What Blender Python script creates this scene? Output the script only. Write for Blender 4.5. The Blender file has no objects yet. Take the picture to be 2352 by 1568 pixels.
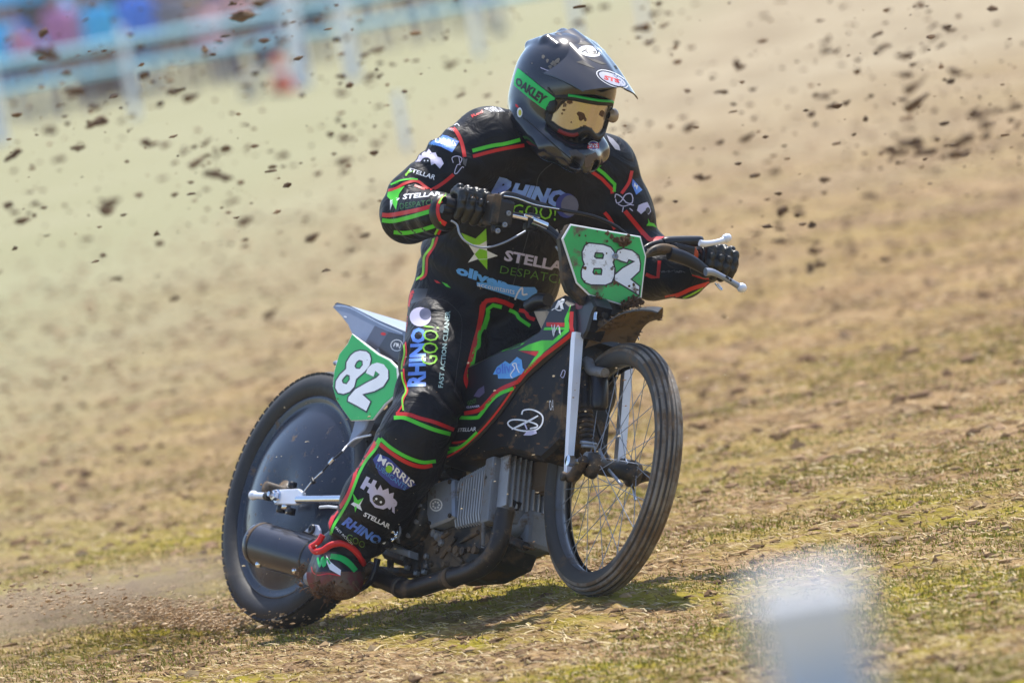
import bpy, bmesh, math, random
import numpy as np
from mathutils import Vector, Matrix
from mathutils.bvhtree import BVHTree
from mathutils.geometry import tessellate_polygon
PI = math.pi
S = bpy.context.scene
COL = S.collection
# ------------------------------------------------------------------ camera, sky, sun
W0, H0 = 2352.0, 1568.0            # pixel grid in which the photo was measured
FPX = 17600.0                      # focal length in those pixels
CAM = np.array([0.0, -20.0, 1.7])
ROLL, PITCH = math.radians(10.2), math.radians(3.04)
fw = np.array([0, math.cos(PITCH), -math.sin(PITCH)])
r0 = np.array([1.0, 0, 0]); u0 = np.cross(r0, fw)
CR = r0*math.cos(ROLL) + -u0*math.sin(ROLL)      # camera right: its right side hangs low
CU = np.cross(CR, fw)
CB = -fw
cd = bpy.data.cameras.new('camera'); cam = bpy.data.objects.new('camera', cd); COL.objects.link(cam)
M = Matrix(((CR[0], CU[0], CB[0], CAM[0]), (CR[1], CU[1], CB[1], CAM[1]), (CR[2], CU[2], CB[2], CAM[2]), (0, 0, 0, 1)))
cam.matrix_world = M
cd.sensor_width = 36; cd.lens = 36*FPX/W0; cd.clip_end = 2000; cd.clip_start = 0.5
cd.dof.use_dof = True; cd.dof.focus_distance = 19.35; cd.dof.aperture_fstop = 4.2
S.camera = cam
SUN_EL, SUN_AZ = math.radians(66), np.array([0.22, 1.0])   # where the sun stands (x, y)
world = bpy.data.worlds.new('World'); S.world = world; world.use_nodes = True
nt = world.node_tree
sky = nt.nodes.new('ShaderNodeTexSky'); sky.sky_type = 'NISHITA'; sky.sun_disc = False
sky.sun_elevation = SUN_EL; sky.sun_rotation = math.atan2(SUN_AZ[0], SUN_AZ[1])
bg = nt.nodes['Background']; bg.inputs[1].default_value = 0.15
nt.links.new(sky.outputs[0], bg.inputs[0])
sl = bpy.data.lights.new('sun', 'SUN'); sl.energy = 4.3; sl.angle = math.radians(0.5); sl.color = (1, .95, .87)
so = bpy.data.objects.new('sun', sl); COL.objects.link(so)
saz = SUN_AZ/np.linalg.norm(SUN_AZ)
sdir = Vector((saz[0]*math.cos(SUN_EL), saz[1]*math.cos(SUN_EL), math.sin(SUN_EL)))
so.rotation_euler = sdir.to_track_quat('Z', 'Y').to_euler()
S.view_settings.view_transform = 'Standard'; S.view_settings.look = 'None'
S.view_settings.exposure = 0.6; S.view_settings.gamma = 1

# ------------------------------------------------------------------ measuring helpers
def ray(px, py):
    d = (px-W0/2)/FPX*CR - (py-H0/2)/FPX*CU + fw
    return d                                       # along-view length 1
def norm(v): v = np.asarray(v, float); return v/np.linalg.norm(v)
def cv(x, y, z): return x*CR + y*CU + z*CB          # camera axes: right, up, towards the camera
UPW = np.array([0, 0, 1.0])
NR = cv(-.81, .262, .525); NR = norm(NR)            # rear wheel axle, pointing to the rider's right
F_ = norm(np.cross(UPW, NR)); V_ = np.cross(NR, F_)
RR = 0.350                                          # rear wheel radius with tyre
lean = abs(float(V_[2]))
def dist_for_z(px, py, z):
    d = ray(px, py); return (z-CAM[2])/d[2]
D0 = dist_for_z(703, 1148, RR*lean - 0.008)
CRW = CAM + D0*ray(703, 1148)                       # rear wheel centre
def atz(px, py, Z): return CAM + (D0-Z)*ray(px, py)  # Z metres nearer than the rear wheel centre
def onplane(px, py, o, n):
    d = ray(px, py); t = np.dot(np.asarray(o)-CAM, n)/np.dot(d, n); return CAM + t*d
def BP(px, py, w): return onplane(px, py, CRW + w*NR, NR)
CFW = BP(1407, 1078, -0.0)
NF = norm(cv(-.882, .19, .43))
FF = norm(np.cross(UPW, NF)); VF = np.cross(NF, FF)
RF = 0.322
def FP(px, py, w): return onplane(px, py, CFW + w*NF, NF)
def zof(p): return D0 - float(np.dot(np.asarray(p)-CAM, fw))
def pix(p):
    q = np.asarray(p)-CAM; t = np.dot(q, fw)
    return (W0/2+FPX*np.dot(q, CR)/t, H0/2-FPX*np.dot(q, CU)/t)
print('rear centre', CRW, 'front centre', CFW, 'wheelbase', np.linalg.norm(CFW-CRW), 'front low z', CFW[2]-RF*abs(VF[2]), 'lean', math.degrees(math.acos(lean)), 'zF', zof(CFW))
# magnified measuring crops of the photo -> pixel grid
def cA(x, y): return (846.7+x*.2820, 47.04+y*.2820)
def cB(x, y): return (846.7+x*.24, 376.3+y*.24)
def cC(x, y): return (1223+x*.24, 423.4+y*.24)
def cD(x, y): return (733.8+x*.27, 658.6+y*.27)
def cE(x, y): return (508+x*.324, 987.8+y*.324)
def cF(x, y): return (1204.2+x*.432, 733.8+y*.432)
def cI(x, y): return (x, y)
SC = {cA: .282, cB: .24, cC: .24, cD: .27, cE: .324, cF: .432, cI: 1.0}

# ------------------------------------------------------------------ materials
def new_mat(name):
    m = bpy.data.materials.new(name); m.use_nodes = True
    return m, m.node_tree, m.node_tree.nodes['Principled BSDF']
def mix_rgb(t, fac, a, b):
    n = t.nodes.new('ShaderNodeMix'); n.data_type = 'RGBA'
    if hasattr(fac, 'links') or not isinstance(fac, (int, float)): t.links.new(fac, n.inputs[0])
    else: n.inputs[0].default_value = fac
    for k, v in ((6, a), (7, b)):
        if isinstance(v, tuple): n.inputs[k].default_value = (*v[:3], 1)
        else: t.links.new(v, n.inputs[k])
    return n.outputs[2]
def noise(t, scale, detail=4, rough=.6, coord='Object', stretch=None, dist=0, rot=None):
    tc = t.nodes.new('ShaderNodeTexCoord'); n = t.nodes.new('ShaderNodeTexNoise')
    n.inputs['Scale'].default_value = scale; n.inputs['Detail'].default_value = detail; n.inputs['Roughness'].default_value = rough
    n.inputs['Distortion'].default_value = dist
    src = tc.outputs[coord]
    if rot is not None:
        mp = t.nodes.new('ShaderNodeMapping'); mp.inputs['Rotation'].default_value = (0, 0, rot); t.links.new(src, mp.inputs[0]); src = mp.outputs[0]
    if stretch:
        mp = t.nodes.new('ShaderNodeMapping'); mp.inputs['Scale'].default_value = stretch; t.links.new(src, mp.inputs[0]); src = mp.outputs[0]
    t.links.new(src, n.inputs['Vector']); return n.outputs[0]
def ramp(t, src, stops):
    r = t.nodes.new('ShaderNodeValToRGB'); e = r.color_ramp.elements
    while len(e) < len(stops): e.new(.5)
    for i, (p, c) in enumerate(stops):
        e[i].position = p; e[i].color = (c, c, c, 1) if isinstance(c, (int, float)) else (*c, 1)
    t.links.new(src, r.inputs[0]); return r.outputs[0]
def bump(t, bsdf, src, strength, dist=.01):
    b = t.nodes.new('ShaderNodeBump'); b.inputs['Strength'].default_value = strength; b.inputs['Distance'].default_value = dist
    t.links.new(src, b.inputs['Height']); t.links.new(b.outputs[0], bsdf.inputs['Normal'])
MUD = (.13, .085, .05)
def mat(name, col, rough=.5, metal=0, mud=0.0, mudscale=9, var=.15, bmp=.0, bscale=40, coat=0, spec=.5, col2=None):
    m, t, b = new_mat(name)
    b.inputs['Roughness'].default_value = rough; b.inputs['Metallic'].default_value = metal
    b.inputs['Coat Weight'].default_value = coat; b.inputs['Coat Roughness'].default_value = .12
    b.inputs['Specular IOR Level'].default_value = spec
    n1 = noise(t, 14, 5)
    c = mix_rgb(t, ramp(t, n1, [(.3, 0), (.7, 1)]), tuple(v*(1-var) for v in col), col2 or tuple(min(1, v*(1+var)) for v in col))
    if mud:
        n2 = noise(t, mudscale, 9, .72)
        f = ramp(t, n2, [(max(0.01, .62-mud*.45), 0), (.70-mud*.35, 1)])
        c = mix_rgb(t, f, c, MUD)
        rr = t.nodes.new('ShaderNodeMix'); t.links.new(f, rr.inputs[0]); rr.inputs[2].default_value = rough; rr.inputs[3].default_value = .9
        t.links.new(rr.outputs[0], b.inputs['Roughness'])
        if metal:
            mm = t.nodes.new('ShaderNodeMix'); t.links.new(f, mm.inputs[0]); mm.inputs[2].default_value = metal; mm.inputs[3].default_value = 0
            t.links.new(mm.outputs[0], b.inputs['Metallic'])
    t.links.new(c, b.inputs['Base Color'])
    if bmp: bump(t, b, noise(t, bscale, 5), bmp, .004)
    return m
M_SUIT = mat('suit_black', (.0065, .0072, .0125), .5, var=.25, spec=.22)
_t = M_SUIT.node_tree; _b = _t.nodes['Principled BSDF']
_n1 = noise(_t, 13, 3, .5, dist=1.6); _n2 = noise(_t, 260, 2, .5); _m = _t.nodes.new('ShaderNodeMath'); _m.operation = 'MULTIPLY_ADD'; _t.links.new(_n2, _m.inputs[0]); _m.inputs[1].default_value = .04; _t.links.new(_n1, _m.inputs[2]); bump(_t, _b, _m.outputs[0], .5, .022)
M_RED = mat('trim_red', (.62, .012, .014), .5, var=.1)
M_GRN = mat('trim_green', (.08, .62, .03), .5, var=.1)
M_LGRN = mat('lime_print', (.24, .62, .02), .5)
M_WHT = mat('white_print', (.84, .84, .88), .5, var=.05)
M_LIL = mat('lilac_print', (.60, .56, .76), .5, var=.05)
M_BLU = mat('royal_blue_print', (.05, .13, .72), .45, col2=(.16, .38, .9))
M_NAVY = mat('navy_blue_print', (.03, .05, .30), .5)
M_SKYB = mat('sky_blue_print', (.12, .40, .85), .5)
M_PLATE = mat('plate_green', (.010, .42, .070), .35, coat=.3, var=.08)
M_PLATEM = mat('plate_green_muddy', (.010, .42, .070), .35, mud=.22, mudscale=16, coat=.3)
M_NUM = mat('number_white', (.84, .87, .95), .4, mud=.1, mudscale=15, var=.05)
M_NUMR = mat('number_white_rear', (.84, .87, .95), .4, var=.05)
M_EDGE = mat('number_outline', (.012, .012, .02), .4)
M_BLK = mat('black_plastic', (.010, .011, .018), .36, coat=.12, var=.2, spec=.35)
M_BLKM = mat('muddy_black_plastic', (.012, .012, .016), .45, mud=.27, spec=.3)
M_COVER = mat('lower_cover', (.009, .008, .009), .5, mud=.24, mudscale=11, spec=.2)
M_MUDDY = mat('mud_caked', (.03, .025, .02), .8, mud=.9, bmp=.5)
M_TYRE = mat('rubber', (.022, .022, .026), .62, var=.3, bmp=.3, bscale=60)
M_TYREF = mat('dusty_rubber', (.21, .185, .16), .5, mud=.38, mudscale=6, bmp=.2, bscale=60)
M_DISC = mat('disc_cover', (.013, .017, .034), .24, coat=.25, var=.2, mud=.06, mudscale=22)
M_SILV = mat('painted_silver', (.74, .78, .90), .3, metal=.1, var=.05)
M_CHR = mat('chrome', (.72, .74, .8), .12, metal=1, var=.04)
M_ALU = mat('cast_alloy', (.20, .205, .22), .5, metal=.2, mud=.22, mudscale=14, bmp=.3, bscale=80)
M_FIN = mat('fin_alloy', (.42, .43, .46), .4, metal=.3, mud=.12)
M_ALUB = mat('machined_alloy', (.30, .33, .40), .45, metal=.4, mud=.08)
M_IRON = mat('dirty_dark_metal', (.03, .029, .03), .45, metal=.5, mud=.35)
M_PIPE = mat('exhaust_dark_metal', (.035, .03, .03), .4, metal=.6, mud=.22, mudscale=12)
M_CARB = mat('muffler_dark', (.03, .033, .05), .28, metal=.4, coat=.5, mud=.05)
M_SEATG = mat('seat_unit_blue_grey', (.27, .31, .44), .35, coat=.3, var=.06)
M_CARBON = mat('carbon_panel', (.03, .032, .045), .35, coat=.3)
M_SKIN = mat('skin', (.42, .20, .14), .5, var=.08)
M_GLOVE = mat('glove_leather', (.012, .012, .013), .34, var=.3, bmp=.6, bscale=60)
M_HELM = mat('helmet_gloss', (.012, .014, .024), .14, coat=.8, var=.2)
M_HELMM = mat('helmet_matt_inner', (.01, .01, .012), .6)
M_STRAP = mat('strap_green', (.01, .56, .12), .5, var=.08)
M_ORG = mat('orange_rubber', (.7, .1, .02), .5)
M_YEL = mat('yellow_print', (.6, .55, .05), .5)
M_BOOTR = mat('boot_muddy_red', (.15, .014, .018), .6, mud=.42, mudscale=11, bmp=.3)
M_LENS, t_, b_ = new_mat('goggle_lens')
b_.inputs['Base Color'].default_value = (.56, .50, .43, 1); b_.inputs['Metallic'].default_value = .75; b_.inputs['Roughness'].default_value = .22
bump(t_, b_, noise(t_, 60, 3, coord='Object', stretch=(1, 1, .1)), .25, .002)

# ------------------------------------------------------------------ object helpers
def tag(o, label=None, cat=None, group=None, kind=None):
    if label: o['label'] = label
    if cat: o['category'] = cat
    if group: o['group'] = group
    if kind: o['kind'] = kind
    return o
def empty(name, loc):
    o = bpy.data.objects.new(name, None); COL.objects.link(o); o.location = Vector(loc); o.empty_display_size = .1
    return o
def root_loc(o):
    v = Vector(o.location)
    while o.parent: o = o.parent; v += Vector(o.location)
    return v
class MB:
    """mesh builder in world coordinates"""
    def __init__(s): s.v = []; s.f = []; s.mi = []; s.sm = []; s.mats = []
    def mat(s, m):
        if m not in s.mats: s.mats.append(m)
        return s.mats.index(m)
    def add(s, vs, fs, m, smooth=True):
        o = len(s.v); s.v.extend([tuple(float(c) for c in v) for v in vs]); k = s.mat(m)
        for f in fs: s.f.append(tuple(i+o for i in f)); s.mi.append(k); s.sm.append(smooth)
        return s
    def mesh(s, name):
        me = bpy.data.meshes.new(name); me.from_pydata(s.v, [], s.f)
        for m in s.mats: me.materials.append(m)
        me.polygons.foreach_set('material_index', s.mi); me.polygons.foreach_set('use_smooth', s.sm)
        me.update(); return me
    def build(s, name, parent=None, loc=None):
        me = s.mesh(name); o = bpy.data.objects.new(name, me); COL.objects.link(o)
        if parent is not None:
            o.parent = parent; me.transform(Matrix.Translation(-root_loc(parent)))
        elif loc is not None:
            me.transform(Matrix.Translation(-Vector(loc))); o.location = Vector(loc)
        return o
    def bvh(s): return BVHTree.FromPolygons([Vector(v) for v in s.v], s.f)
def catmull(pts, n=6):
    P = [np.asarray(p, float) for p in pts]
    if len(P) < 3: return P
    Q = [2*P[0]-P[1]]+P+[2*P[-1]-P[-2]]; out = []
    for i in range(1, len(Q)-2):
        a, b, c, d = Q[i-1:i+3]
        for k in range(n):
            t = k/n
            out.append(.5*((2*b)+(-a+c)*t+(2*a-5*b+4*c-d)*t*t+(-a+3*b-3*c+d)*t**3))
    out.append(P[-1]); return out
def tube(mb, pts, r, m, seg=12, smooth=True, curve=0, flat=1.0, flatdir=None):
    pts = [np.asarray(p, float) for p in pts]
    rs = list(r) if hasattr(r, '__len__') else [r]*len(pts)
    if curve:
        full = [np.append(p, q) for p, q in zip(pts, rs)]
        full = catmull(full, curve); pts = [p[:3] for p in full]; rs = [p[3] for p in full]
    n = len(pts); vs = []; fs = []
    t = norm(pts[1]-pts[0]); a = np.asarray(flatdir, float) if flatdir is not None else np.array([0, 0, 1.0])
    if abs(np.dot(norm(a), t)) > .95: a = np.array([1.0, 0, 0])
    for i in range(n):
        t = norm(pts[min(i+1, n-1)]-pts[max(i-1, 0)])
        a = norm(a-np.dot(a, t)*t); b = np.cross(t, a)
        for k in range(seg):
            an = 2*PI*k/seg; vs.append(pts[i]+rs[i]*(flat*math.cos(an)*a+math.sin(an)*b))
    for i in range(n-1):
        for k in range(seg):
            fs.append((i*seg+k, i*seg+(k+1) % seg, (i+1)*seg+(k+1) % seg, (i+1)*seg+k))
    mb.add(vs, fs, m, smooth)
    o = vs[:seg]; e = vs[-seg:]
    mb.add(o, [tuple(range(seg))[::-1]], m, False); mb.add(e, [tuple(range(seg))], m, False)
    return mb
def lathe(mb, c, ax, prof, m, seg=64, ref=None, closed=False, smooth=True):
    """prof: list of (radius, offset along axis)"""
    ax = norm(ax); ref = np.asarray(ref if ref is not None else UPW, float)
    if abs(np.dot(norm(ref), ax)) > .97: ref = np.array([1.0, 0, 0])
    a = norm(ref-np.dot(ref, ax)*ax); b = np.cross(ax, a); n = len(prof); vs = []; fs = []
    for k in range(seg):
        an = 2*PI*k/seg; d = math.cos(an)*a+math.sin(an)*b
        for r, h in prof: vs.append(np.asarray(c)+d*r+ax*h)
    for k in range(seg):
        k2 = (k+1) % seg
        for i in range(n if closed else n-1):
            j = (i+1) % n; fs.append((k*n+i, k2*n+i, k2*n+j, k*n+j))
    mb.add(vs, fs, m, smooth); return mb
def box(mb, c, ax, ay, az, m, bev=.0):
    """box with half-vectors"""
    c, ax, ay, az = (np.asarray(q, float) for q in (c, ax, ay, az))
    bm = bmesh.new(); bmesh.ops.create_cube(bm, size=2)
    L = [np.linalg.norm(q) for q in (ax, ay, az)]
    for v in bm.verts: v.co = Vector((v.co.x*L[0], v.co.y*L[1], v.co.z*L[2]))
    if bev: bmesh.ops.bevel(bm, geom=bm.edges[:], offset=min(bev, min(L)*.8), segments=2, affect='EDGES', profile=.6)
    ux, uy, uz = ax/L[0], ay/L[1], az/L[2]
    bm.verts.index_update()
    vs = [c+v.co.x*ux+v.co.y*uy+v.co.z*uz for v in bm.verts]; fs = [tuple(v.index for v in f.verts) for f in bm.faces]
    bm.free(); mb.add(vs, fs, m, False); return mb
def slab(mb, pts, nrm, th, m, bev=.003, medge=None, crown=0):
    """solid plate: outline pts (front face) extruded back along -nrm by th, bevelled rim"""
    pts = [np.asarray(p, float) for p in pts]; nrm = norm(nrm)
    c = sum(pts)/len(pts); vs = []; n = len(pts)
    def inset(d):
        out = []
        for i in range(n):
            a, b, q = pts[i-1], pts[i], pts[(i+1) % n]
            t1 = norm(b-a); t2 = norm(q-b); n1 = np.cross(nrm, t1); n2 = np.cross(nrm, t2)
            mm = n1+n2; L = np.dot(mm, mm)
            mm = mm*2/L if L > .3 else norm(mm) if L > 1e-6 else n1
            out.append(b+mm*d)
        return out
    area = sum(np.dot(np.cross(pts[i-1]-c, pts[i]-c), nrm) for i in range(n))
    sg = 1 if area > 0 else -1
    r1 = inset(sg*bev); vs = [p for p in r1]+[p-nrm*bev for p in pts]+[p-nrm*th for p in pts]
    fs = []
    for L in range(2):
        for i in range(n):
            j = (i+1) % n; fs.append((L*n+i, L*n+j, (L+1)*n+j, (L+1)*n+i))
    mb.add(vs, fs, medge or m, False)
    tri = tessellate_polygon([[Vector(p) for p in r1]]); mb.add(r1, [tuple(t) for t in tri], m, False)
    tri = tessellate_polygon([[Vector(p) for p in pts]]); mb.add([p-nrm*th for p in pts], [tuple(t) for t in tri], medge or m, False)
    return mb

# ------------------------------------------------------------------ smooth solids from distance fields
class Field:
    def __init__(s, lo, hi, h):
        s.lo = np.asarray(lo, float); s.h = h
        s.n = np.ceil((np.asarray(hi)-s.lo)/h).astype(int)+1
        s.f = np.full(s.n, .08, np.float32)
        s.ax = [s.lo[i]+h*np.arange(s.n[i]) for i in range(3)]
    def _box(s, lo, hi, mg=.07):
        a = np.maximum(0, np.floor((np.asarray(lo)-mg-s.lo)/s.h).astype(int)); b = np.minimum(s.n, np.ceil((np.asarray(hi)+mg-s.lo)/s.h).astype(int)+1)
        sl = tuple(slice(a[i], b[i]) for i in range(3))
        X, Y, Z = np.meshgrid(s.ax[0][sl[0]], s.ax[1][sl[1]], s.ax[2][sl[2]], indexing='ij')
        return sl, np.stack([X, Y, Z], -1).astype(np.float32)
    def _join(s, sl, d, k):
        f = s.f[sl]; h = np.clip(.5+.5*(f-d)/k, 0, 1); s.f[sl] = f*(1-h)+d*h-k*h*(1-h)
    def cone(s, a, b, ra, rb, k=.02, wr=0, wf=60, ph=0, sq=None, sqf=1):
        """tapered capsule; wr = fold depth; sq = a direction along which it is squashed by sqf"""
        a = np.asarray(a, float); b = np.asarray(b, float); r = max(ra, rb)
        sl, P = s._box(np.minimum(a, b)-r*1.3, np.maximum(a, b)+r*1.3)
        ab = b-a; L2 = np.dot(ab, ab)+1e-9; ap = P-a.astype(np.float32)
        t = np.clip(np.sum(ap*ab, -1)/L2, 0, 1); q = ap-t[..., None]*ab
        if sq is not None:
            e = norm(sq); c = np.sum(q*e, -1); q = q+(c*(1/sqf-1))[..., None]*e
        d = np.sqrt(np.sum(q*q, -1))-(ra+(rb-ra)*t)
        if wr:
            L = math.sqrt(L2); w = np.sum(ap*ab, -1)/L
            d = d+wr*np.sin(wf*w+ph+2.2*np.sin(P[..., 0]*21+ph)+1.8*np.sin(P[..., 2]*19+1.3*ph))*(.5+.5*np.sin(P[..., 0]*13+P[..., 2]*17+ph))
        s._join(sl, d, k)
    def ell(s, c, R, r, k=.02, cut=False):
        """ellipsoid: R rows = axes, r radii"""
        c = np.asarray(c, float); m = max(r); sl, P = s._box(c-m, c+m)
        q = (P-c) @ np.asarray(R).T; k0 = np.sqrt(np.sum((q/np.asarray(r))**2, -1)); k1 = np.sqrt(np.sum((q/np.asarray(r)**2)**2, -1))+1e-6
        d = k0*(k0-1)/k1
        if cut:
            f = s.f[sl]; d = -d; h = np.clip(.5-.5*(f-d)/k, 0, 1); s.f[sl] = f*(1-h)+d*h+k*h*(1-h)
        else: s._join(sl, d, k)
    def rbox(s, c, R, r, rd, k=.02, cut=False):
        c = np.asarray(c, float); m = math.sqrt(sum(q*q for q in r)); sl, P = s._box(c-m, c+m)
        q = np.abs((P-c) @ np.asarray(R).T)-(np.asarray(r)-rd)
        d = np.sqrt(np.sum(np.maximum(q, 0)**2, -1))+np.minimum(np.max(q, -1), 0)-rd
        if cut:
            f = s.f[sl]; d = -d; h = np.clip(.5-.5*(f-d)/k, 0, 1); s.f[sl] = f*(1-h)+d*h+k*h*(1-h)
        else: s._join(sl, d, k)
    def surface(s):
        f = s.f; n = f.shape
        ins = f < 0
        c = sum(ins[i:n[0]-1+i, j:n[1]-1+j, k:n[2]-1+k].astype(np.int8) for i in (0, 1) for j in (0, 1) for k in (0, 1))
        act = (c > 0) & (c < 8); idx = np.full(act.shape, -1, np.int64); ijk = np.argwhere(act); idx[act] = np.arange(len(ijk))
        acc = np.zeros((len(ijk), 3)); cnt = np.zeros(len(ijk))
        cor = [(i, j, k) for i in (0, 1) for j in (0, 1) for k in (0, 1)]
        val = {q: f[ijk[:, 0]+q[0], ijk[:, 1]+q[1], ijk[:, 2]+q[2]] for q in cor}
        for q in cor:
            for a in range(3):
                if q[a] == 0:
                    p = list(q); p[a] = 1; p = tuple(p); va, vb = val[q], val[p]; mk = (va < 0) != (vb < 0)
                    t = np.where(mk, va/(va-vb+1e-12), 0); w = np.array(q, float)[None]+0*acc; w[:, a] = t
                    acc += np.where(mk[:, None], w, 0); cnt += mk
        V = s.lo+(ijk+acc/cnt[:, None])*s.h; F = []
        for a in range(3):
            b, c_ = (a+1) % 3, (a+2) % 3
            sl0 = [slice(None)]*3; sl1 = [slice(None)]*3; sl0[a] = slice(0, -1); sl1[a] = slice(1, None)
            ch = ins[tuple(sl0)] != ins[tuple(sl1)]; e = np.argwhere(ch)
            e = e[(e[:, b] > 0) & (e[:, c_] > 0) & (e[:, b] < n[b]-1) & (e[:, c_] < n[c_]-1)]
            si = ins[e[:, 0], e[:, 1], e[:, 2]]
            def cell(db, dc):
                q = e.copy(); q[:, b] += db; q[:, c_] += dc; return idx[q[:, 0], q[:, 1], q[:, 2]]
            Q = np.stack([cell(-1, -1), cell(0, -1), cell(0, 0), cell(-1, 0)], 1); Q[~si] = Q[~si][:, ::-1]
            F.append(Q)
        F = np.concatenate(F); F = F[(F >= 0).all(1)]
        return V, F

# ------------------------------------------------------------------ prints that lie on a surface
def cast(bvh, px, py):
    d = ray(px, py); L = np.linalg.norm(d); d = Vector(d/L)
    h = bvh.ray_cast(Vector(CAM), d)
    return None if h[0] is None else (h[0], d)
def lay(mb, bvh, verts, faces, m, off=.0026, maxlen=7, jump=.05):
    """verts in photo pixels; conforms the shape to the surface behind it"""
    bm = bmesh.new(); vs = [bm.verts.new((x, y, 0)) for x, y in verts]
    for f in faces:
        try: bm.faces.new([vs[i] for i in f])
        except ValueError: pass
    for _ in range(5):
        es = [e for e in bm.edges if e.calc_length() > maxlen]
        if not es: break
        bmesh.ops.subdivide_edges(bm, edges=es, cuts=1); bmesh.ops.triangulate(bm, faces=bm.faces[:])
    bm.verts.index_update(); out = []; dep = []
    for v in bm.verts:
        h = cast(bvh, v.co.x, v.co.y)
        if h is None: out.append(None); dep.append(None)
        else: p = h[0]-h[1]*off; out.append(p); dep.append((h[0]-Vector(CAM)).length)
    mp = {}; V = []; F = []
    for f in bm.faces:
        ids = [v.index for v in f.verts]
        if any(out[i] is None for i in ids): continue
        dd = [dep[i] for i in ids]
        if max(dd)-min(dd) > jump: continue
        for i in ids:
            if i not in mp: mp[i] = len(V); V.append(out[i])
        F.append(tuple(mp[i] for i in ids))
    bm.free()
    if F: mb.add(V, F, m, True)
def poly(mb, bvh, pts, m, crop=cI, holes=(), off=.002, **k):
    L = [[Vector((*crop(*p), 0)) for p in q] for q in [pts, *holes]]
    tri = tessellate_polygon(L); flat = [(v.x, v.y) for q in L for v in q]
    lay(mb, bvh, flat, [tuple(t) for t in tri], m, off, **k)
def stripe(mb, bvh, pts, w, m, crop=cI, off=.002, smooth=True, taper=0, **k):
    P = [np.array(crop(*p)) for p in pts]; w = w*SC[crop]/2
    if smooth and len(P) > 2: P = catmull(P, 4)
    n = len(P); vs = []; fs = []
    for i in range(n):
        t = P[min(i+1, n-1)]-P[max(i-1, 0)]; t = t/(np.linalg.norm(t)+1e-9); q = np.array([-t[1], t[0]])
        ww = w*(1-taper*abs(2*i/(n-1)-1))
        vs += [tuple(P[i]+q*ww), tuple(P[i]-q*ww)]
        if i: fs.append((2*i-2, 2*i-1, 2*i+1, 2*i))
    lay(mb, bvh, vs, fs, m, off, **k)
def disc(mb, bvh, c, rx, ry, m, crop=cI, ang=0, off=.002, seg=20, **k):
    ca, sa = math.cos(ang), math.sin(ang)
    poly(mb, bvh, [(c[0]+rx*math.cos(2*PI*i/seg)*ca-ry*math.sin(2*PI*i/seg)*sa, c[1]+rx*math.cos(2*PI*i/seg)*sa+ry*math.sin(2*PI*i/seg)*ca) for i in range(seg)], m, crop, off=off, **k)
_tc = {}
def text_mesh(s, bold, shear=0):
    key = (s, bold, shear)
    if key not in _tc:
        c = bpy.data.curves.new('t', 'FONT'); c.body = s; c.offset = bold; c.resolution_u = 2; c.shear = shear; c.fill_mode = 'FRONT'
        o = bpy.data.objects.new('t', c); COL.objects.link(o); bpy.context.view_layer.update()
        me = bpy.data.meshes.new_from_object(o.evaluated_get(bpy.context.evaluated_depsgraph_get()))
        vs = [(v.co.x, v.co.y) for v in me.vertices]; fs = [tuple(p.vertices) for p in me.polygons]
        bpy.data.meshes.remove(me); bpy.data.objects.remove(o); bpy.data.curves.remove(c)
        A = np.array(vs); lo, hi = A.min(0), A.max(0); A = (A-lo)/(hi-lo); _tc[key] = (A, fs)
    return _tc[key]
def text(mb, bvh, s, quad, m, crop=cI, bold=.02, shear=0, off=.0026, arch=0, **k):
    """quad = TL, TR, BR, BL of the word"""
    A, fs = text_mesh(s, bold, shear); q = [np.array(crop(*p), float) for p in quad]
    out = []
    for u, v in A:
        v2 = v+arch*4*u*(1-u)
        out.append(tuple((1-u)*((1-v2)*q[3]+v2*q[0])+u*((1-v2)*q[2]+v2*q[1])))
    lay(mb, bvh, out, fs, m, off, maxlen=8, **k)

# ================================================================== MOTORCYCLE
bike = empty('motorcycle', (CRW[0]+.3, CRW[1]-.4, 0))
tag(bike, 'black and green grass track racing motorcycle with white 82 plates, leaning over under its rider', 'motorcycle')
def sub(mb, name, parent=bike): return mb.build(name, parent)
def P2(crop, pts): return [crop(*p) for p in pts]

# ---- rear wheel
rw = MB(); rt = .042; prof = []
for i in range(26):
    a = -2.5+5.0*i/25
    prof.append((RR-rt+rt*math.cos(a)*(1.0 if abs(a) > 1.2 else .98), .050*math.sin(a)))
lathe(rw, CRW, NR, prof, M_TYRE, 96)
ax0 = norm(UPW-np.dot(UPW, NR)*NR); bx0 = np.cross(NR, ax0)
for k in range(84):                               # tread blocks
    for s, off in ((1, 0), (-1, .5), (0, .25)):
        an = 2*PI*(k+off)/84; d = math.cos(an)*ax0+math.sin(an)*bx0; tdir = np.cross(NR, d)
        box(rw, CRW+d*(RR-.011-abs(s)*.008)+NR*s*.027, tdir*.010, NR*.011, (d+NR*s*.5)*.008, M_TYRE)
rwo = sub(rw, 'rear_wheel')
t = MB(); lathe(t, CRW, NR, [(.283, -.03), (.292, -.036), (.298, -.034), (.300, -.02), (.300, .02), (.298, .036), (.291, .040), (.283, .034), (.279, .028)], M_BLK, 96); sub(t, 'rim', rwo)
t = MB(); lathe(t, CRW, NR, [(.284, .024), (.278, .034), (.268, .036), (.262, .028), (.25, .030), (.225, .044), (.19, .060), (.14, .074), (.09, .080), (.05, .074), (.03, .072), (.001, .072)], M_DISC, 96)
lathe(t, CRW, NR, [(.284, -.026), (.2, -.045), (.05, -.055), (.001, -.055)], M_DISC, 64)
for k in range(0):
    an = 2*PI*k/8+.2; d = math.cos(an)*ax0+math.sin(an)*bx0; lathe(t, CRW+d*.268+NR*.034, NR, [(.005, 0), (.005, .003), (.001, .0045)], M_CHR, 8)
sub(t, 'disc_cover', rwo)
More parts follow.
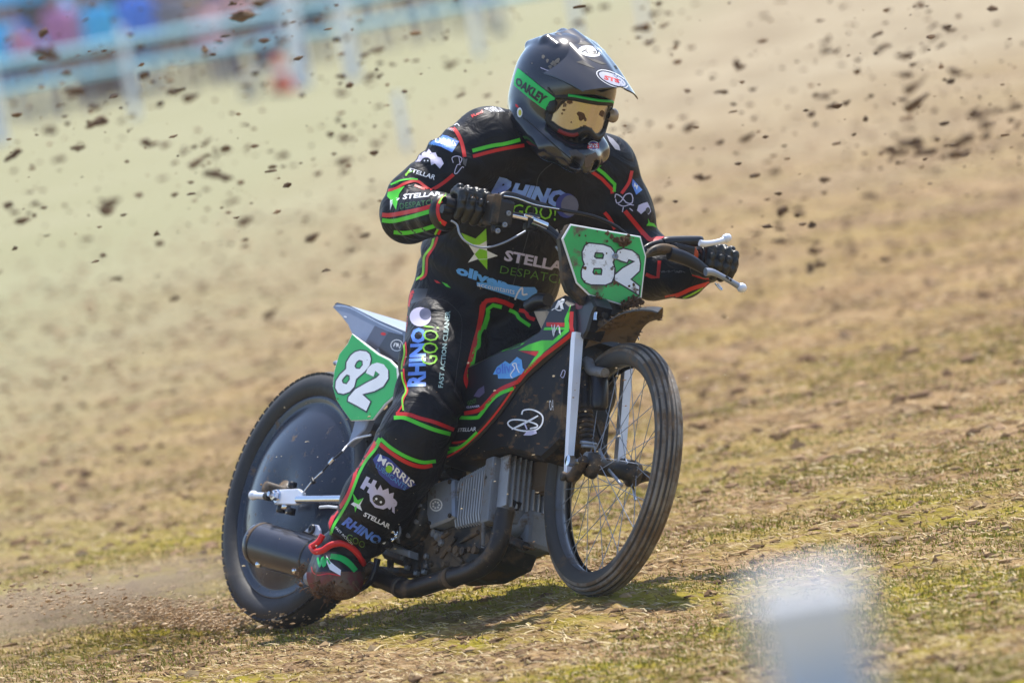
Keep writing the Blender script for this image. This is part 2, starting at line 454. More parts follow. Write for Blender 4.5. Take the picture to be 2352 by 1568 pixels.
t = MB(); lathe(t, CRW, NR, [(.035, .05), (.035, .075), (.018, .08), (.018, .13), (.001, .13)], M_IRON, 24); sub(t, 'axle', rwo)

# ---- front wheel
M_TYRED = mat('groove_rubber', (.04, .036, .033), .6, mud=.2); fwm = MB(); rt = .033; prof = []
grooves = [-1.05, -.62, -.2, .2, .62, 1.05]
for i in range(61):
    a = -2.5+5.0*i/60; dep = max([math.exp(-((a-g)/.075)**2) for g in grooves])*.0046
    prof.append((RF-rt+(rt-dep)*math.cos(a), (.036-dep)*math.sin(a)))
for i in range(60):
    am = -2.5+5.0*(i+.5)/60; lathe(fwm, CFW, NF, prof[i:i+2], M_TYRED if min(abs(am-g) for g in grooves) < .085 or abs(am) > 1.45 else M_TYREF, 112)
fwo = sub(fwm, 'front_wheel')
t = MB(); lathe(t, CFW, NF, [(.270, -.016), (.276, -.024), (.283, -.0245), (.286, -.018), (.272, -.008), (.268, 0), (.272, .008), (.286, .018), (.283, .0245), (.276, .024), (.270, .016), (.264, .006), (.262, 0), (.264, -.006)], mat('rim_alloy', (.20, .21, .24), .35, metal=.5, mud=.25), 96, closed=True); sub(t, 'rim', fwo)
t = MB(); lathe(t, CFW, NF, [(.012, -.075), (.030, -.07), (.034, -.055), (.034, -.05), (.02, -.045), (.02, .045), (.034, .05), (.034, .055), (.03, .07), (.012, .075)], M_IRON, 32); sub(t, 'hub', fwo)
axf = norm(UPW-np.dot(UPW, NF)*NF); bxf = np.cross(NF, axf); t = MB()
for k in range(36):
    s = 1 if k % 2 else -1; q = 1 if (k//2) % 2 else -1; a1 = 2*PI*k/36; a2 = a1+q*.75
    p = CFW+.264*(math.cos(a1)*axf+math.sin(a1)*bxf)+NF*s*.004; h = CFW+.031*(math.cos(a2)*axf+math.sin(a2)*bxf)+NF*s*.052
    tube(t, [p, h], .0011, M_ALUB, 5)
sub(t, 'spokes', fwo)
t = MB(); lathe(t, CFW, NF, [(.001, -.13), (.014, -.128), (.014, -.112), (.009, -.11), (.009, .11), (.014, .112), (.014, .128), (.001, .13)], M_CHR, 12, smooth=False); sub(t, 'axle', fwo)

# ---- forks, links, damper
def FW(crop, pts, w): return [FP(*crop(*p), w) for p in pts]
fk = MB(); ps = FW(cF, [(286, 70), (280, 110), (256, 480), (232, 835)], .088)
tube(fk, ps, [.0165, .0165, .0145, .0115], M_SILV, 4, smooth=False, flatdir=NF+FF*1.0); sub(fk, 'fork_leg')
fk = MB(); ps = FW(cF, [(548, 200), (545, 270), (525, 520), (503, 800)], -.088)
tube(fk, ps, [.0155]*4, M_SILV, 4, smooth=False, flatdir=NF+FF); sub(fk, 'fork_leg')
for w, a, b in ((.088, (238, 838), None), (-.088, (515, 812), None)):
    t = MB(); e = CFW+NF*w*1.0; s = FP(*cF(*a), w)
    tube(t, [s, (s+e)/2-VF*.012, e, e+(e-s)*.28], [.013, .016, .015, .011], M_BLKM, 10, curve=3, flat=1, flatdir=VF)
    lathe(t, s+NF*.012, NF, [(.012, 0), (.012, .008), (.006, .010), (.001, .010)], M_IRON, 10); sub(t, 'link_arm')
sh = MB()
tube(sh, FW(cF, [(318, 290), (320, 400), (322, 480)], .045), [.021, .021, .0205], M_BLKM, 20)
tube(sh, FW(cF, [(322, 478), (330, 620), (336, 690)], .045), [.012, .012, .012], M_IRON, 14)
for k in range(7):
    c = FP(*cF(323+2*k, 492+27*k), .045); lathe(sh, c, norm(FP(*cF(318, 290), .045)-FP(*cF(336, 690), .045)), [(.010, -.006), (.0205, -.005), (.0205, .003), (.010, .004)], M_BLKM, 20)
for y0, r in ((655, .022), (672, .019)):
    lathe(sh, FP(*cF(342, y0), .045), VF, [(.01, -.005), (r, -.005), (r, .002), (.01, .003)], M_ALUB, 20)
lathe(sh, FP(*cF(345, 742), .06), NF, [(.001, -.02), (.018, -.02), (.020, 0), (.016, .012), (.007, .014), (.006, .010), (.001, .010)], M_ALU, 20)
dm = sub(sh, 'damper')
t = MB(); tube(t, FW(cF, [(400, 292), (401, 300), (402, 380), (400, 460), (399, 474)], .03), [.018, .0215, .0215, .0215, .017], M_BLK, 24); sub(t, 'reservoir', dm)
t = MB(); tube(t, FW(cF, [(288, 300), (300, 240), (340, 235), (360, 270), (430, 282)], .045), [.018, .020, .017, .014, .012], M_ALU, 12, curve=3)
lathe(t, FP(*cF(300, 240), .065), NF, [(.014, 0), (.014, .006), (.006, .007), (.005, .003), (.001, .003)], M_BLK, 12); sub(t, 'damper_clamp')
t = MB(); tube(t, FW(cF, [(385, 560), (425, 690), (470, 800)], .01), .0045, M_IRON, 6); tube(t, FW(cF, [(400, 690), (450, 800), (520, 880)], .02), .004, M_ALUB, 6)
tube(t, FW(cF, [(535, 740), (560, 800), (580, 900), (590, 960)], -.06), .0035, M_CHR, 6, curve=3); lathe(t, FP(*cF(540, 765), -.088), NF, [(.012, -.01), (.012, .015), (.001, .018)], M_ALU, 10); sub(t, 'brace_rods')
# upper fork cover (dark column between plate and silver blade)
t = MB(); o_ = P2(cC, [(300, 900), (345, 1020), (372, 1130), (378, 1300), (382, 1478), (482, 1472), (520, 1400), (560, 1260), (600, 1160), (560, 1080), (420, 960)])
slab(t, [FP(*p, .085) for p in o_], NF, .05, M_BLK, .006)
tube(t, FW(cC, [(560, 1120), (640, 1240), (660, 1420)], .03), .020, M_BLKM, 12, curve=3)
for y in (1240, 1300, 1330): tube(t, FW(cC, [(560, y), (700, y+14)], .055), .008, M_IRON, 8)
bb = t.bvh(); disc(t, bb, (432, 1165), 48, 30, mat('dull_red_print', (.16, .03, .05)), cC, .2)
tube(t, FW(cC, [(605, 1225), (600, 1300)], .075), .005, M_CHR, 8)
sub(t, 'fork_cover')

# ---- front mudguard
A = [FP(*cC(*p), .062) for p in [(500, 1570), (560, 1460), (660, 1365), (830, 1252), (1000, 1212), (1130, 1215), (1200, 1235)]]
B_ = [FP(*cC(*p), -.055) for p in [(960, 1575), (990, 1500), (1030, 1420), (1065, 1365), (1120, 1318), (1180, 1298), (1242, 1284)]]
A = catmull(A, 5); B_ = catmull(B_, 5); t = MB(); n = len(A); K = 9; top = []; 
for off in (0, .0035):
    vs = []
    for i in range(n):
        for k in range(K):
            s = k/(K-1); p = A[i]*(1-s)+B_[i]*s+VF*(.018*math.sin(PI*s)+off)+FF*.008*math.sin(PI*s); vs.append(p)
    fs = [(i*K+k, i*K+k+1, (i+1)*K+k+1, (i+1)*K+k) for i in range(n-1) for k in range(K-1)]
    t.add(vs, fs, M_MUDDY if off == 0 else M_BLKM)
    top.append(vs)
rim_ = [i*K for i in range(n)]+[(n-1)*K+k for k in range(1, K)]+[i*K+K-1 for i in range(n-2, -1, -1)]
vs = [top[0][i] for i in rim_]+[top[1][i] for i in rim_]; L = len(rim_)
t.add(vs, [(i, i+1, L+i+1, L+i) for i in range(L-1)], M_BLKM)
rng = random.Random(4)
for k in range(60):
    i = rng.randrange(2, n-2); s = rng.random(); p = A[i]*(1-s)+B_[i]*s+VF*(.018*math.sin(PI*s))
    lathe(t, p, norm(VF+FF*.3), [(.001, -.004-.004*rng.random()), (.004+.008*rng.random(), -.001), (.012, .002)], M_MUDDY, 6)
tube(t, FW(cC, [(1010, 1380), (1002, 1440), (1020, 1490)], -.05), .002, M_CHR, 5)
sub(t, 'front_mudguard')

# ---- handlebar and controls
def HB(p, dw=0): return FP(p[0], p[1], (1350-p[0])/800+dw)
t = MB()
RB = [cB(700, 430), cB(1180, 478), cB(1500, 520), cB(1640, 572), cB(1800, 700), cB(1900, 850)]
LB = [cC(1700, 720), cC(1500, 690), cC(1330, 640), cC(1200, 640), cC(1050, 680), cC(850, 800)]
tube(t, [HB(p) for p in RB]+[FP(1345, 655, 0)]+[HB(p) for p in LB[::-1]], .0112, M_BLK, 14, curve=5)
tube(t, [HB(cB(1560, 540), .01), HB(cB(1700, 600), .01)], .0125, M_CHR, 12)
hb = sub(t, 'handlebar')
t = MB(); tube(t, [HB(cB(*p), .02) for p in [(1240, 345), (1300, 302), (1420, 322), (1590, 382), (1700, 402)]], [.008, .011, .010, .009, .007], M_BLK, 12, curve=3)
tube(t, [HB(cB(*p), .035) for p in [(1290, 308), (1420, 330), (1590, 392), (1820, 434)]], .0028, M_CHR, 8, curve=3); sub(t, 'throttle_tube', hb)
t = MB(); box(t, HB(cB(1260, 470), .02), NF*.028, VF*.034, FF*.022, M_BLK, .008)
box(t, HB(cB(1180, 440), .03), NF*.012, VF*.040, FF*.026, M_IRON, .008)
tube(t, [HB(cB(*p), .03) for p in [(1150, 380), (1200, 330), (1240, 345), (1215, 420)]], .006, M_ALUB, 8, curve=3)
for p in ((1298, 478), (1262, 588), (1195, 645)): lathe(t, HB(cB(*p), .02)+FF*.022, FF, [(.007, 0), (.007, .004), (.003, .005), (.003, .002), (.001, .002)], M_ALUB, 10)
tube(t, [HB(cB(*p), .03) for p in [(1200, 560), (1190, 610), (1195, 650)]], .006, M_IRON, 8); sub(t, 'throttle_housing', hb)
t = MB(); box(t, HB(cB(1555, 560), .0)+FF*.004, NF*.018, VF*.022, FF*.014, M_BLK, .006); box(t, HB(cB(1430, 512), .012), NF*.026, VF*.005, FF*.005, M_CHR, .002); box(t, HB(cB(1555, 508), .012), NF*.022, VF*.004, FF*.004, M_CHR, .002); sub(t, 'kill_switch', hb)
# lanyard and cables
t = MB(); tube(t, [HB(cB(*p), .03) for p in [(790, 545), (845, 585), (870, 670), (930, 745), (1040, 795), (1160, 797), (1300, 752), (1420, 690), (1500, 645)]], .0026, M_ALUB, 7, curve=5); sub(t, 'kill_lanyard', hb)
t = MB(); tube(t, [HB(cB(*p)) for p in [(1700, 405), (1830, 440), (2060, 480), (2200, 520), (2330, 580)]]+[HB(cC(850, 440)), HB(cC(980, 560)), HB(cC(1040, 650))], .0048, M_BLK, 8, curve=5)
tube(t, [HB(cB(*p), .01) for p in [(1620, 600), (1760, 690), (1850, 800), (1880, 950), (1840, 1080)]], .006, M_BLK, 8, curve=5)
tube(t, [HB(cB(*p), .02) for p in [(1790, 790), (1840, 870), (1868, 950), (1860, 1050)]], .0025, M_ALUB, 6, curve=4)
sub(t, 'cable')
t = MB(); tube(t, [HB(cC(*p), .015) for p in [(1250, 560), (1300, 552), (1590, 545), (1612, 546)]], [.011, .0145, .014, .010], M_BLK, 12, curve=3)
tube(t, [HB(cC(*p), .015) for p in [(1035, 640), (1100, 590), (1180, 562), (1260, 552)]], [.004, .006, .007, .008], M_BLK, 8, curve=4)
c1 = HB(cC(1040, 650), .02); lathe(t, c1, norm(NF*.7+FF), [(.014, -.006), (.017, -.004), (.017, .004), (.012, .006), (.008, .005), (.008, 0), (.001, 0)], M_BLK, 20, ref=VF)
sub(t, 'lever_perch', hb)
t = MB(); tube(t, [HB(cC(*p), .07) for p in [(1600, 560), (1640, 568), (1720, 560), (1800, 542), (1850, 520)]], [.0085, .0085, .007, .0072, .0085], M_SILV, 12, curve=4)
lathe(t, HB(cC(1857, 515), .07), norm(HB(cC(1857, 515))-HB(cC(1800, 542))), [(.001, -.012), (.008, -.011), (.0115, -.004), (.0115, .004), (.008, .011), (.001, .012)], M_SILV, 14); sub(t, 'clutch_lever', hb)
t = MB(); tube(t, [HB(cC(*p), .03) for p in [(1080, 690), (1150, 632), (1250, 610), (1360, 632), (1400, 660)]], [.005, .010, .012, .011, .008], M_IRON, 10, curve=4)
tube(t, [HB(cC(*p), .03) for p in [(1310, 660), (1440, 700), (1560, 760), (1665, 830)]], [.018, .018, .016, .012], M_BLK, 12, curve=4)
box(t, HB(cC(1420, 660), .02), NF*.03, VF*.022, FF*.02, M_BLK, .006); sub(t, 'lever_perch', hb)
t = MB(); tube(t, [HB(cC(*p), .06) for p in [(1655, 838), (1720, 840), (1800, 875), (1890, 925), (1985, 980)]], [.0105, .009, .0075, .0075, .0085], M_ALUB, 12, curve=4)
lathe(t, HB(cC(2003, 990), .06), norm(HB(cC(2003, 990))-HB(cC(1900, 930))), [(.001, -.013), (.008, -.011), (.0125, -.004), (.0125, .004), (.008, .011), (.001, .013)], M_SILV, 14)
for a, b in (((1850, 880), (1880, 905)), ((1890, 905), (1905, 925))): tube(t, [HB(cC(*a), .075), HB(cC(*b), .075)], .003, M_BLK, 6)
sub(t, 'brake_lever', hb)
t = MB(); g0 = HB(cC(1560, 690)); lathe(t, g0, -NF, [(.012, -.02), (.024, -.018), (.024, -.008), (.016, -.006), (.016, .0)], M_ORG, 24)
lathe(t, g0-NF*.006, -NF, [(.016, 0), (.030, .0), (.032, .006), (.028, .010), (.020, .012), (.018, .09), (.02, .11)], M_BLK, 28); sub(t, 'grip', hb)
t = MB(); g1 = HB(cB(1120, 468)); lathe(t, g1, NF, [(.016, 0), (.028, .0), (.028, .008), (.018, .012), (.018, .12)], M_BLK, 24); sub(t, 'grip', hb)
t = MB(); tube(t, [HB(cC(*p), -.02) for p in [(1745, 945), (1800, 1008), (1812, 1000), (1770, 950)]], .0022, M_CHR, 6, curve=4); sub(t, 'cable_clip', hb)

# ---- front number plate
NP = norm(FF*.96+VF*.05+NF*.12); PC = FP(*cC(690, 770), 0)+FF*.11
def PL(p, d=0): return onplane(*cC(*p), PC+NP*d, NP)
fp_o = [(365, 378), (280, 520), (420, 945), (545, 1065), (855, 1155), (1045, 1085), (1090, 690), (1037, 497)]
t = MB(); slab(t, [PL(p) for p in fp_o], NP, .004, M_WHT, .0015)
slab(t, [PL(p, .0015) for p in [(373, 395), (300, 524), (432, 935), (552, 1050), (853, 1140), (1035, 1072), (1078, 692), (1026, 508)]], NP, .0012, M_PLATEM, .0005)
b0 = t.bvh()
e8 = [(500, 585), (540, 560), (680, 575), (750, 600), (785, 645), (792, 705), (772, 745), (790, 800), (785, 885), (760, 940), (700, 965), (560, 962), (500, 940), (468, 890), (466, 830), (480, 785), (495, 765), (478, 720), (474, 645)]
h1 = [(603, 656), (672, 660), (680, 675), (672, 708), (612, 706), (594, 692)]; h2 = [(590, 806), (655, 806), (664, 820), (658, 862), (592, 858), (580, 842)]
def grow(pts, d):
    c = np.mean(np.array(pts), 0); out = []
    n_ = len(pts); ar = sum(pts[i-1][0]*pts[i][1]-pts[i][0]*pts[i-1][1] for i in range(n_)); s = 1 if ar > 0 else -1
    for i in range(n_):
        a, b, q = np.array(pts[i-1], float), np.array(pts[i], float), np.array(pts[(i+1) % n_], float)
        t1 = (b-a)/np.linalg.norm(b-a); t2 = (q-b)/np.linalg.norm(q-b); m = np.array([t1[1]+t2[1], -t1[0]-t2[0]]); L = m@m
        m = m*2/L if L > .6 else m/max(math.sqrt(L), .1)*1.4
        out.append(tuple(b+s*d*m))
    return out
e2 = [(800, 715), (798, 668), (815, 630), (870, 612), (955, 632), (1018, 680), (1035, 760), (1028, 830), (945, 908), (1028, 975), (1020, 1062), (895, 985), (782, 920), (785, 865), (860, 800), (970, 738), (922, 722), (908, 752), (850, 735)]
poly(t, b0, grow(e8, 7), M_EDGE, cC, [grow(h1, -7), grow(h2, -7)], off=.0006)
poly(t, b0, grow(e2, 7), M_EDGE, cC, off=.0009)
poly(t, b0, grow(e8, -7), M_NUM, cC, [grow(h1, 7), grow(h2, 7)], off=.0013)
poly(t, b0, grow(e2, -6), M_NUM, cC, off=.0016)
rng = random.Random(9)
def splat(mb, bvh, c, r, m, crop, seed, el=1, off=.0022):
    q = random.Random(seed); n = 11
    poly(mb, bvh, [(c[0]+r*q.uniform(.45, 1.15)*math.cos(2*PI*i/n), c[1]+el*r*q.uniform(.45, 1.15)*math.sin(2*PI*i/n)) for i in range(n)], m, crop, off=off)
M_SPLAT = mat('dried_mud', (.11, .055, .025), .9, bmp=.6, bscale=120, var=.4)
for i, (x, y, r) in enumerate([(450, 490, 12), (510, 492, 11), (520, 560, 14), (720, 470, 26), (760, 500, 30), (800, 530, 34), (840, 560, 30), (870, 590, 22), (715, 545, 18), (780, 690, 12), (500, 800, 22), (610, 850, 20), (710, 660, 10), (925, 975, 16), (970, 960, 20), (790, 940, 26), (820, 960, 14), (620, 450, 9), (970, 515, 9), (840, 650, 9), (500, 925, 9), (705, 975, 12), (1005, 1010, 14), (770, 790, 12)]):
    splat(t, b0, (x, y), r, M_SPLAT, cC, i)
lathe(t, PL((790, 690), .003), NP, [(.008, 0), (.008, .004), (.0045, .005), (.0045, .003), (.001, .003)], M_ALUB, 14)
lathe(t, PL((760, 806), .003), NP, [(.004, 0), (.004, .002), (.001, .002)], M_ALU, 10)
plate_o = sub(t, 'front_number_plate')
t = MB(); sh_o = [(345, 380), (268, 515), (292, 700), (300, 900), (345, 1020), (540, 1195), (690, 1265), (800, 1275), (900, 1215), (1048, 1100), (1070, 700), (1030, 500)]
slab(t, [PL(p, -.008) for p in sh_o], NP, .03, M_BLKM, .008); sub(t, 'plate_shroud')
t = MB(); rng = random.Random(3)           # soil and roots caught on the plate
for cx, cy, n_, sp in ((880, 540, 90, 45), (985, 1130, 160, 55), (900, 1150, 40, 60), (620, 1110, 40, 40)):
    for k in range(n_):
        a = (cx+rng.gauss(0, sp*.5), cy+rng.gauss(0, sp*.45)); p = PL(a, .006+.01*rng.random())
        if rng.random() < .6:
            d = norm([rng.gauss(0, 1) for _ in range(3)])*rng.uniform(.006, .016); tube(t, [p, p+d*.5+NP*.003, p+d], .0008, M_SPLAT if rng.random() < .5 else mat_straw if False else M_SPLAT, 4)
        else: lathe(t, p, norm([rng.gauss(0, 1) for _ in range(3)]), [(.001, -.004), (.005*rng.uniform(.5, 1.3), 0), (.001, .004)], M_SPLAT, 6)
tag(sub(t, 'mud_clump', plate_o), kind='stuff')

# ---- tank side panel and lower cover
def BW(crop, pts, w): return [BP(*crop(*p), w) for p in pts]
t = MB()
pan = [(2145, 140), (2152, 400), (1880, 640), (1760, 740), (1660, 850), (1500, 1080), (1335, 1265), (1170, 1405), (1010, 1490), (800, 1500), (780, 1150), (900, 800), (1300, 640), (1500, 540), (1690, 460), (1860, 360), (1985, 100), (2060, 60)]
slab(t, BW(cD, pan, .105), NR, .17, M_BLK, .012)
bb = t.bvh()
poly(t, bb, [(1690, 540), (1780, 490), (1890, 455), (1985, 455), (2085, 365), (1905, 368), (1915, 345), (2085, 345), (2085, 270), (2138, 150), (2118, 290), (2135, 365), (1905, 560), (1750, 735), (1740, 730), (1865, 545)], M_GRN, cD, off=.0012)
stripe(t, bb, [(2145, 210), (2140, 330), (2140, 400), (2000, 515), (1890, 600), (1760, 720), (1690, 805)], 34, M_RED, cD, off=.0016)
stripe(t, bb, [(1690, 805), (1560, 860), (1490, 910), (1420, 990), (1350, 1050), (1230, 1075)], 34, M_RED, cD)
stripe(t, bb, [(1650, 862), (1530, 910), (1450, 980), (1370, 1085), (1330, 1112), (1190, 1112)], 30, M_GRN, cD)
stripe(t, bb, [(1930, 318), (2085, 322)], 34, M_RED, cD)
poly(t, bb, [(1700, 545), (1865, 548), (1840, 590)], M_RED, cD)
stripe(t, bb, [(1845, 385), (1760, 450), (1680, 505), (1550, 548)], 26, M_GRN, cD, taper=.7)
stripe(t, bb, [(1800, 410), (1700, 460), (1620, 490)], 34, M_RED, cD, taper=.8)
stripe(t, bb, [(1665, 845), (1505, 1070), (1335, 1262), (1170, 1400), (1010, 1480)], 16, M_RED, cD, off=.0012)
stripe(t, bb, [(1340, 1235), (1240, 1330), (1160, 1380), (1010, 1440)], 24, M_GRN, cD)
stripe(t, bb, [(1060, 1350), (1130, 1372), (1230, 1350)], 26, M_GRN, cD, taper=.6); stripe(t, bb, [(1090, 1318), (1160, 1325), (1250, 1305)], 22, M_RED, cD, taper=.6)
poly(t, bb, [(1475, 745), (1510, 680), (1580, 630), (1620, 655), (1680, 595), (1720, 620), (1728, 690), (1745, 705), (1720, 740), (1640, 780), (1520, 780), (1515, 745)], M_SKYB, cD)
text(t, bb, 'oliver', [(1500, 665), (1700, 620), (1715, 720), (1500, 745)], M_BLU, cD, bold=.02)
stripe(t, bb, [(1640, 775), (1625, 745), (1660, 690), (1640, 660), (1670, 650), (1680, 690), (1700, 730)], 10, M_WHT, cD, off=.003)
text(t, bb, 'STELLAR', [(1172, 1203), (1330, 1190), (1330, 1225), (1172, 1232)], M_WHT, cD, bold=.01, shear=.2)
text(t, bb, 'R', [(2030, 100), (2108, 95), (2080, 192), (2000, 180)], M_WHT, cD, bold=.05, shear=.1)
stripe(t, bb, [(1975, 200), (2000, 185), (2030, 200), (2060, 198)], 7, M_WHT, cD)
def squig(mb, bvh, c, s, m, crop, seed, n=12, w=6):
    q = random.Random(seed); pts = [(c[0]+s[0]*(-1+2*i/(n-1))+q.uniform(-.4, .4)*s[0], c[1]+s[1]*(1 if i % 2 else -1)*q.uniform(.4, 1)) for i in range(n)]
    stripe(mb, bvh, pts, w, m, crop, off=.003)
squig(t, bb, (2015, 370), (45, 55), M_WHT, cD, 5, 9, 6)
# rider's monogram near the bottom of the tank
poly(t, bb, [(1310, 930), (1350, 870), (1400, 840), (1405, 900), (1360, 940)], mat('dim_violet', (.10, .08, .16)), cD)
text(t, bb, 'GOO!', [(1255, 975), (1330, 945), (1335, 985), (1262, 1010)], mat('dim_green', (.05, .16, .03)), cD)
text(t, bb, 'CLEANER', [(1250, 1015), (1362, 1003), (1364, 1022), (1250, 1032)], M_LIL, cD)
panel_o = sub(t, 'tank_panel')
t = MB()
lowp = [(1690, 830), (1880, 650), (2150, 415), (2165, 640), (2100, 760), (2085, 1000), (2060, 1300), (1960, 1400), (1880, 1470), (1720, 1420), (1560, 1390), (1380, 1440), (1180, 1480), (1190, 1400), (1345, 1270), (1510, 1085)]
slab(t, BW(cD, lowp, .09), NR, .14, M_COVER, .01); bb = t.bvh()
stripe(t, bb, [(1720, 1085), (1735, 1050), (1800, 1042), (1870, 1070), (1900, 1110), (1890, 1170), (1840, 1215), (1740, 1225), (1640, 1200), (1602, 1160), (1640, 1130), (1740, 1135), (1840, 1165), (1850, 1190), (1790, 1205)], 13, M_WHT, cD)
stripe(t, bb, [(1635, 1210), (1750, 1155), (1860, 1095)], 20, M_WHT, cD, taper=.4)
poly(t, bb, [(1735, 1262), (1760, 1230), (1840, 1215), (1850, 1245), (1800, 1262)], M_LIL, cD)
stripe(t, bb, [(1740, 1150), (1765, 1210)], 12, M_LIL, cD)
text(t, bb, 'OA', [(1950, 965), (1995, 955), (1990, 1050), (1960, 1050)], M_WHT, cD, bold=-.005)
stripe(t, bb, [(2050, 760), (2070, 710), (2090, 720), (2075, 770), (2055, 765)], 6, M_LIL, cD)
for i in range(26):
    q = random.Random(50+i); splat(t, bb, (q.uniform(1500, 2080), q.uniform(800, 1400)), q.uniform(8, 30), M_SPLAT, cD, i+90, .5, off=.001)
sub(t, 'lower_side_cover')
# bracket under the bars, seen to the left of the plate: a pale flat stay under a black pad
t = MB(); tube(t, [BP(*cD(1780, 170), .03), BP(*cD(1860, 120), .03), BP(*cD(1945, 110), .03)], [.018, .02, .017], M_BLK, 10, curve=3)
slab(t, BW(cD, [(1815, 205), (1925, 200), (1945, 290), (1895, 390), (1850, 290)], .06), NR, .012, mat('tan_plastic', (.40, .30, .20), .5), .003); sub(t, 'steering_damper')

# ---- engine
EA = norm(F_*.985+V_*.17); EV = np.cross(NR, EA)
HC = BP(*cE(1865, 425), .082)-NR*.082
t = MB()
for i in range(11):
    k = i/10; c = HC-EA*(.012+.0125*i); a_, b_v = .078-.006*k, .084-.012*k; slab(t, [c+EA*.002+NR*a_*x_+EV*b_v*y_ for x_, y_ in ((-1, -.75), (-.8, -1), (.72, -1), (.93, -.9), (1, -.65), (1, .7), (.9, .92), (.7, 1), (-.8, 1), (-1, .8))], EA, .0042, M_FIN, .0008)
box(t, HC-EA*.08, EA*.075, NR*.052, EV*.052, M_EDGE, .01)
eng = sub(t, 'cylinder')
t = MB(); box(t, HC+EA*.010, EA*.020, NR*.082, EV*.088, M_ALU, .008)
box(t, HC+EA*.032-EV*.012, EA*.03, NR*.060, EV*.074, M_ALU, .012)
for i in range(8): box(t, HC+EA*.036+NR*(.058-.0165*i)+EV*.02, EA*.034, NR*.0022, EV*.068, M_FIN, .001)
box(t, HC+EA*.03-EV*.09+NR*-.05, EA*.05, NR*.04, EV*.05, M_ALU, .012)
tube(t, [HC-EA*.02-EV*.10+NR*.02, HC+EA*.03-EV*.085+NR*.0, HC+EA*.06-EV*.05-NR*.03], [.02, .03, .02], M_ALU, 10, curve=3)
bb = t.bvh(); stripe(t, bb, [(1868, 280), (1850, 300), (1880, 330), (1862, 350)], 9, M_IRON, cE)
sub(t, 'cylinder_head')
t = MB(); slab(t, BW(cE, [(1455, 410), (1500, 375), (1615, 335), (1640, 345), (1645, 610), (1600, 640), (1470, 690), (1450, 600)], .085), NR, .15, M_ALUB, .006)
for q in ((1475, 420), (1625, 365), (1625, 605), (1480, 660)): lathe(t, BP(*cE(*q), .085), NR, [(.006, 0), (.006, .005), (.001, .005)], M_IRON, 6, smooth=False)
bb = t.bvh(); disc(t, bb, (1523, 528), 46, 46, M_WHT, cE, off=.0008); disc(t, bb, (1523, 528), 37, 37, M_ALUB, cE, off=.0012)
for k in range(7):
    a = 2*PI*k/7; disc(t, bb, (1523+22*math.cos(a), 528+22*math.sin(a)), 8, 8, M_WHT, cE, off=.0016, seg=8)
sub(t, 'crankcase_panel')
t = MB(); c = BP(*cE(1305, 600), .10)
lathe(t, c, NR, [(.075, -.06), (.078, -.005), (.072, .004), (.060, .006), (.050, .002), (.02, .003), (.016, .008), (.001, .008)], M_IRON, 48)
for k in range(10):
    a = 2*PI*k/10; p = c+.070*(math.cos(a)*V_+math.sin(a)*F_); lathe(t, p, NR, [(.006, 0), (.006, .009), (.001, .009)], M_ALU, 6, smooth=False)
sub(t, 'clutch_cover')
t = MB(); slab(t, BW(cE, [(1060, 780), (1140, 640), (1200, 420), (1330, 330), (1480, 320), (1560, 690), (1860, 610), (1930, 780), (1880, 900), (1700, 990), (1460, 1010), (1250, 950), (1130, 900)], .06), NR, .14, M_IRON, .012)
slab(t, BW(cE, [(1120, 700), (1240, 820), (1330, 850), (1330, 900), (1180, 850), (1110, 800)], .11), NR, .03, M_ALU, .004)
slab(t, BW(cE, [(1500, 330), (1530, 260), (1600, 250), (1620, 330)], .07), NR, .06, M_IRON, .01)
bb = t.bvh(); text(t, bb, 'IDA', [(1335, 815), (1410, 790), (1420, 830), (1345, 850)], M_ALU, cE, bold=.02)
rng = random.Random(8)
for k in range(34):
    x, y = rng.uniform(1250, 1880), rng.uniform(700, 1000)
    if y > 990-abs(x-1560)*.5: continue
    p = BP(*cE(x, y), .062); lathe(t, p, NR, [(rng.uniform(.006, .016), 0), (rng.uniform(.006, .012), rng.uniform(.004, .02)), (.001, .012)], rng.choice([M_IRON, M_ALU, M_MUDDY]), rng.choice([6, 12]), smooth=False)
for a, b in (((1640, 860), (1715, 940)), ((1560, 900), (1660, 760)), ((1700, 790), (1820, 720)), ((1340, 860), (1430, 800)), ((1500, 800), (1620, 720))):
    tube(t, [BP(*cE(*a), .065), BP(*cE(*b), .065)], .006, M_IRON, 8)
for q in ((1290, 900), (1320, 970), (1455, 960), (1385, 1010), (1440, 1000), (1200, 985)):
    tube(t, [BP(*cE(q[0], q[1]-60), .06), BP(*cE(*q), .06)], [.010, .009], M_IRON, 8); lathe(t, BP(*cE(*q), .06), V_, [(.001, -.008), (.009, -.006), (.009, .004), (.001, .006)], M_ALU, 6, smooth=False)
sub(t, 'crankcase')
t = MB()
for a, b in (((1350, 410), (1400, 380)), ((1330, 450), (1360, 400)), ((1400, 380), (1440, 440))):
    tube(t, [BP(*cE(*a), .13), BP(*cE(*b), .13)], .007, M_ALU, 8)
for q in ((1355, 410), (1380, 390)): lathe(t, BP(*cE(*q), .14), NR, [(.008, -.004), (.008, .006), (.001, .006)], M_CHR, 8)
sub(t, 'carburettor_linkage')
t = MB(); box(t, BP(*cE(1215, 690), .15), F_*.02, NR*.008, V_*.012, M_CHR, .003); box(t, BP(*cE(1230, 745), .15), F_*.02, NR*.008, V_*.01, M_CHR, .003)
for q in ((1200, 650), (1215, 712), (1240, 740), (1218, 775)): lathe(t, BP(*cE(*q), .158), NR, [(.007, 0), (.007, .004), (.003, .005), (.001, .002)], M_CHR, 10)
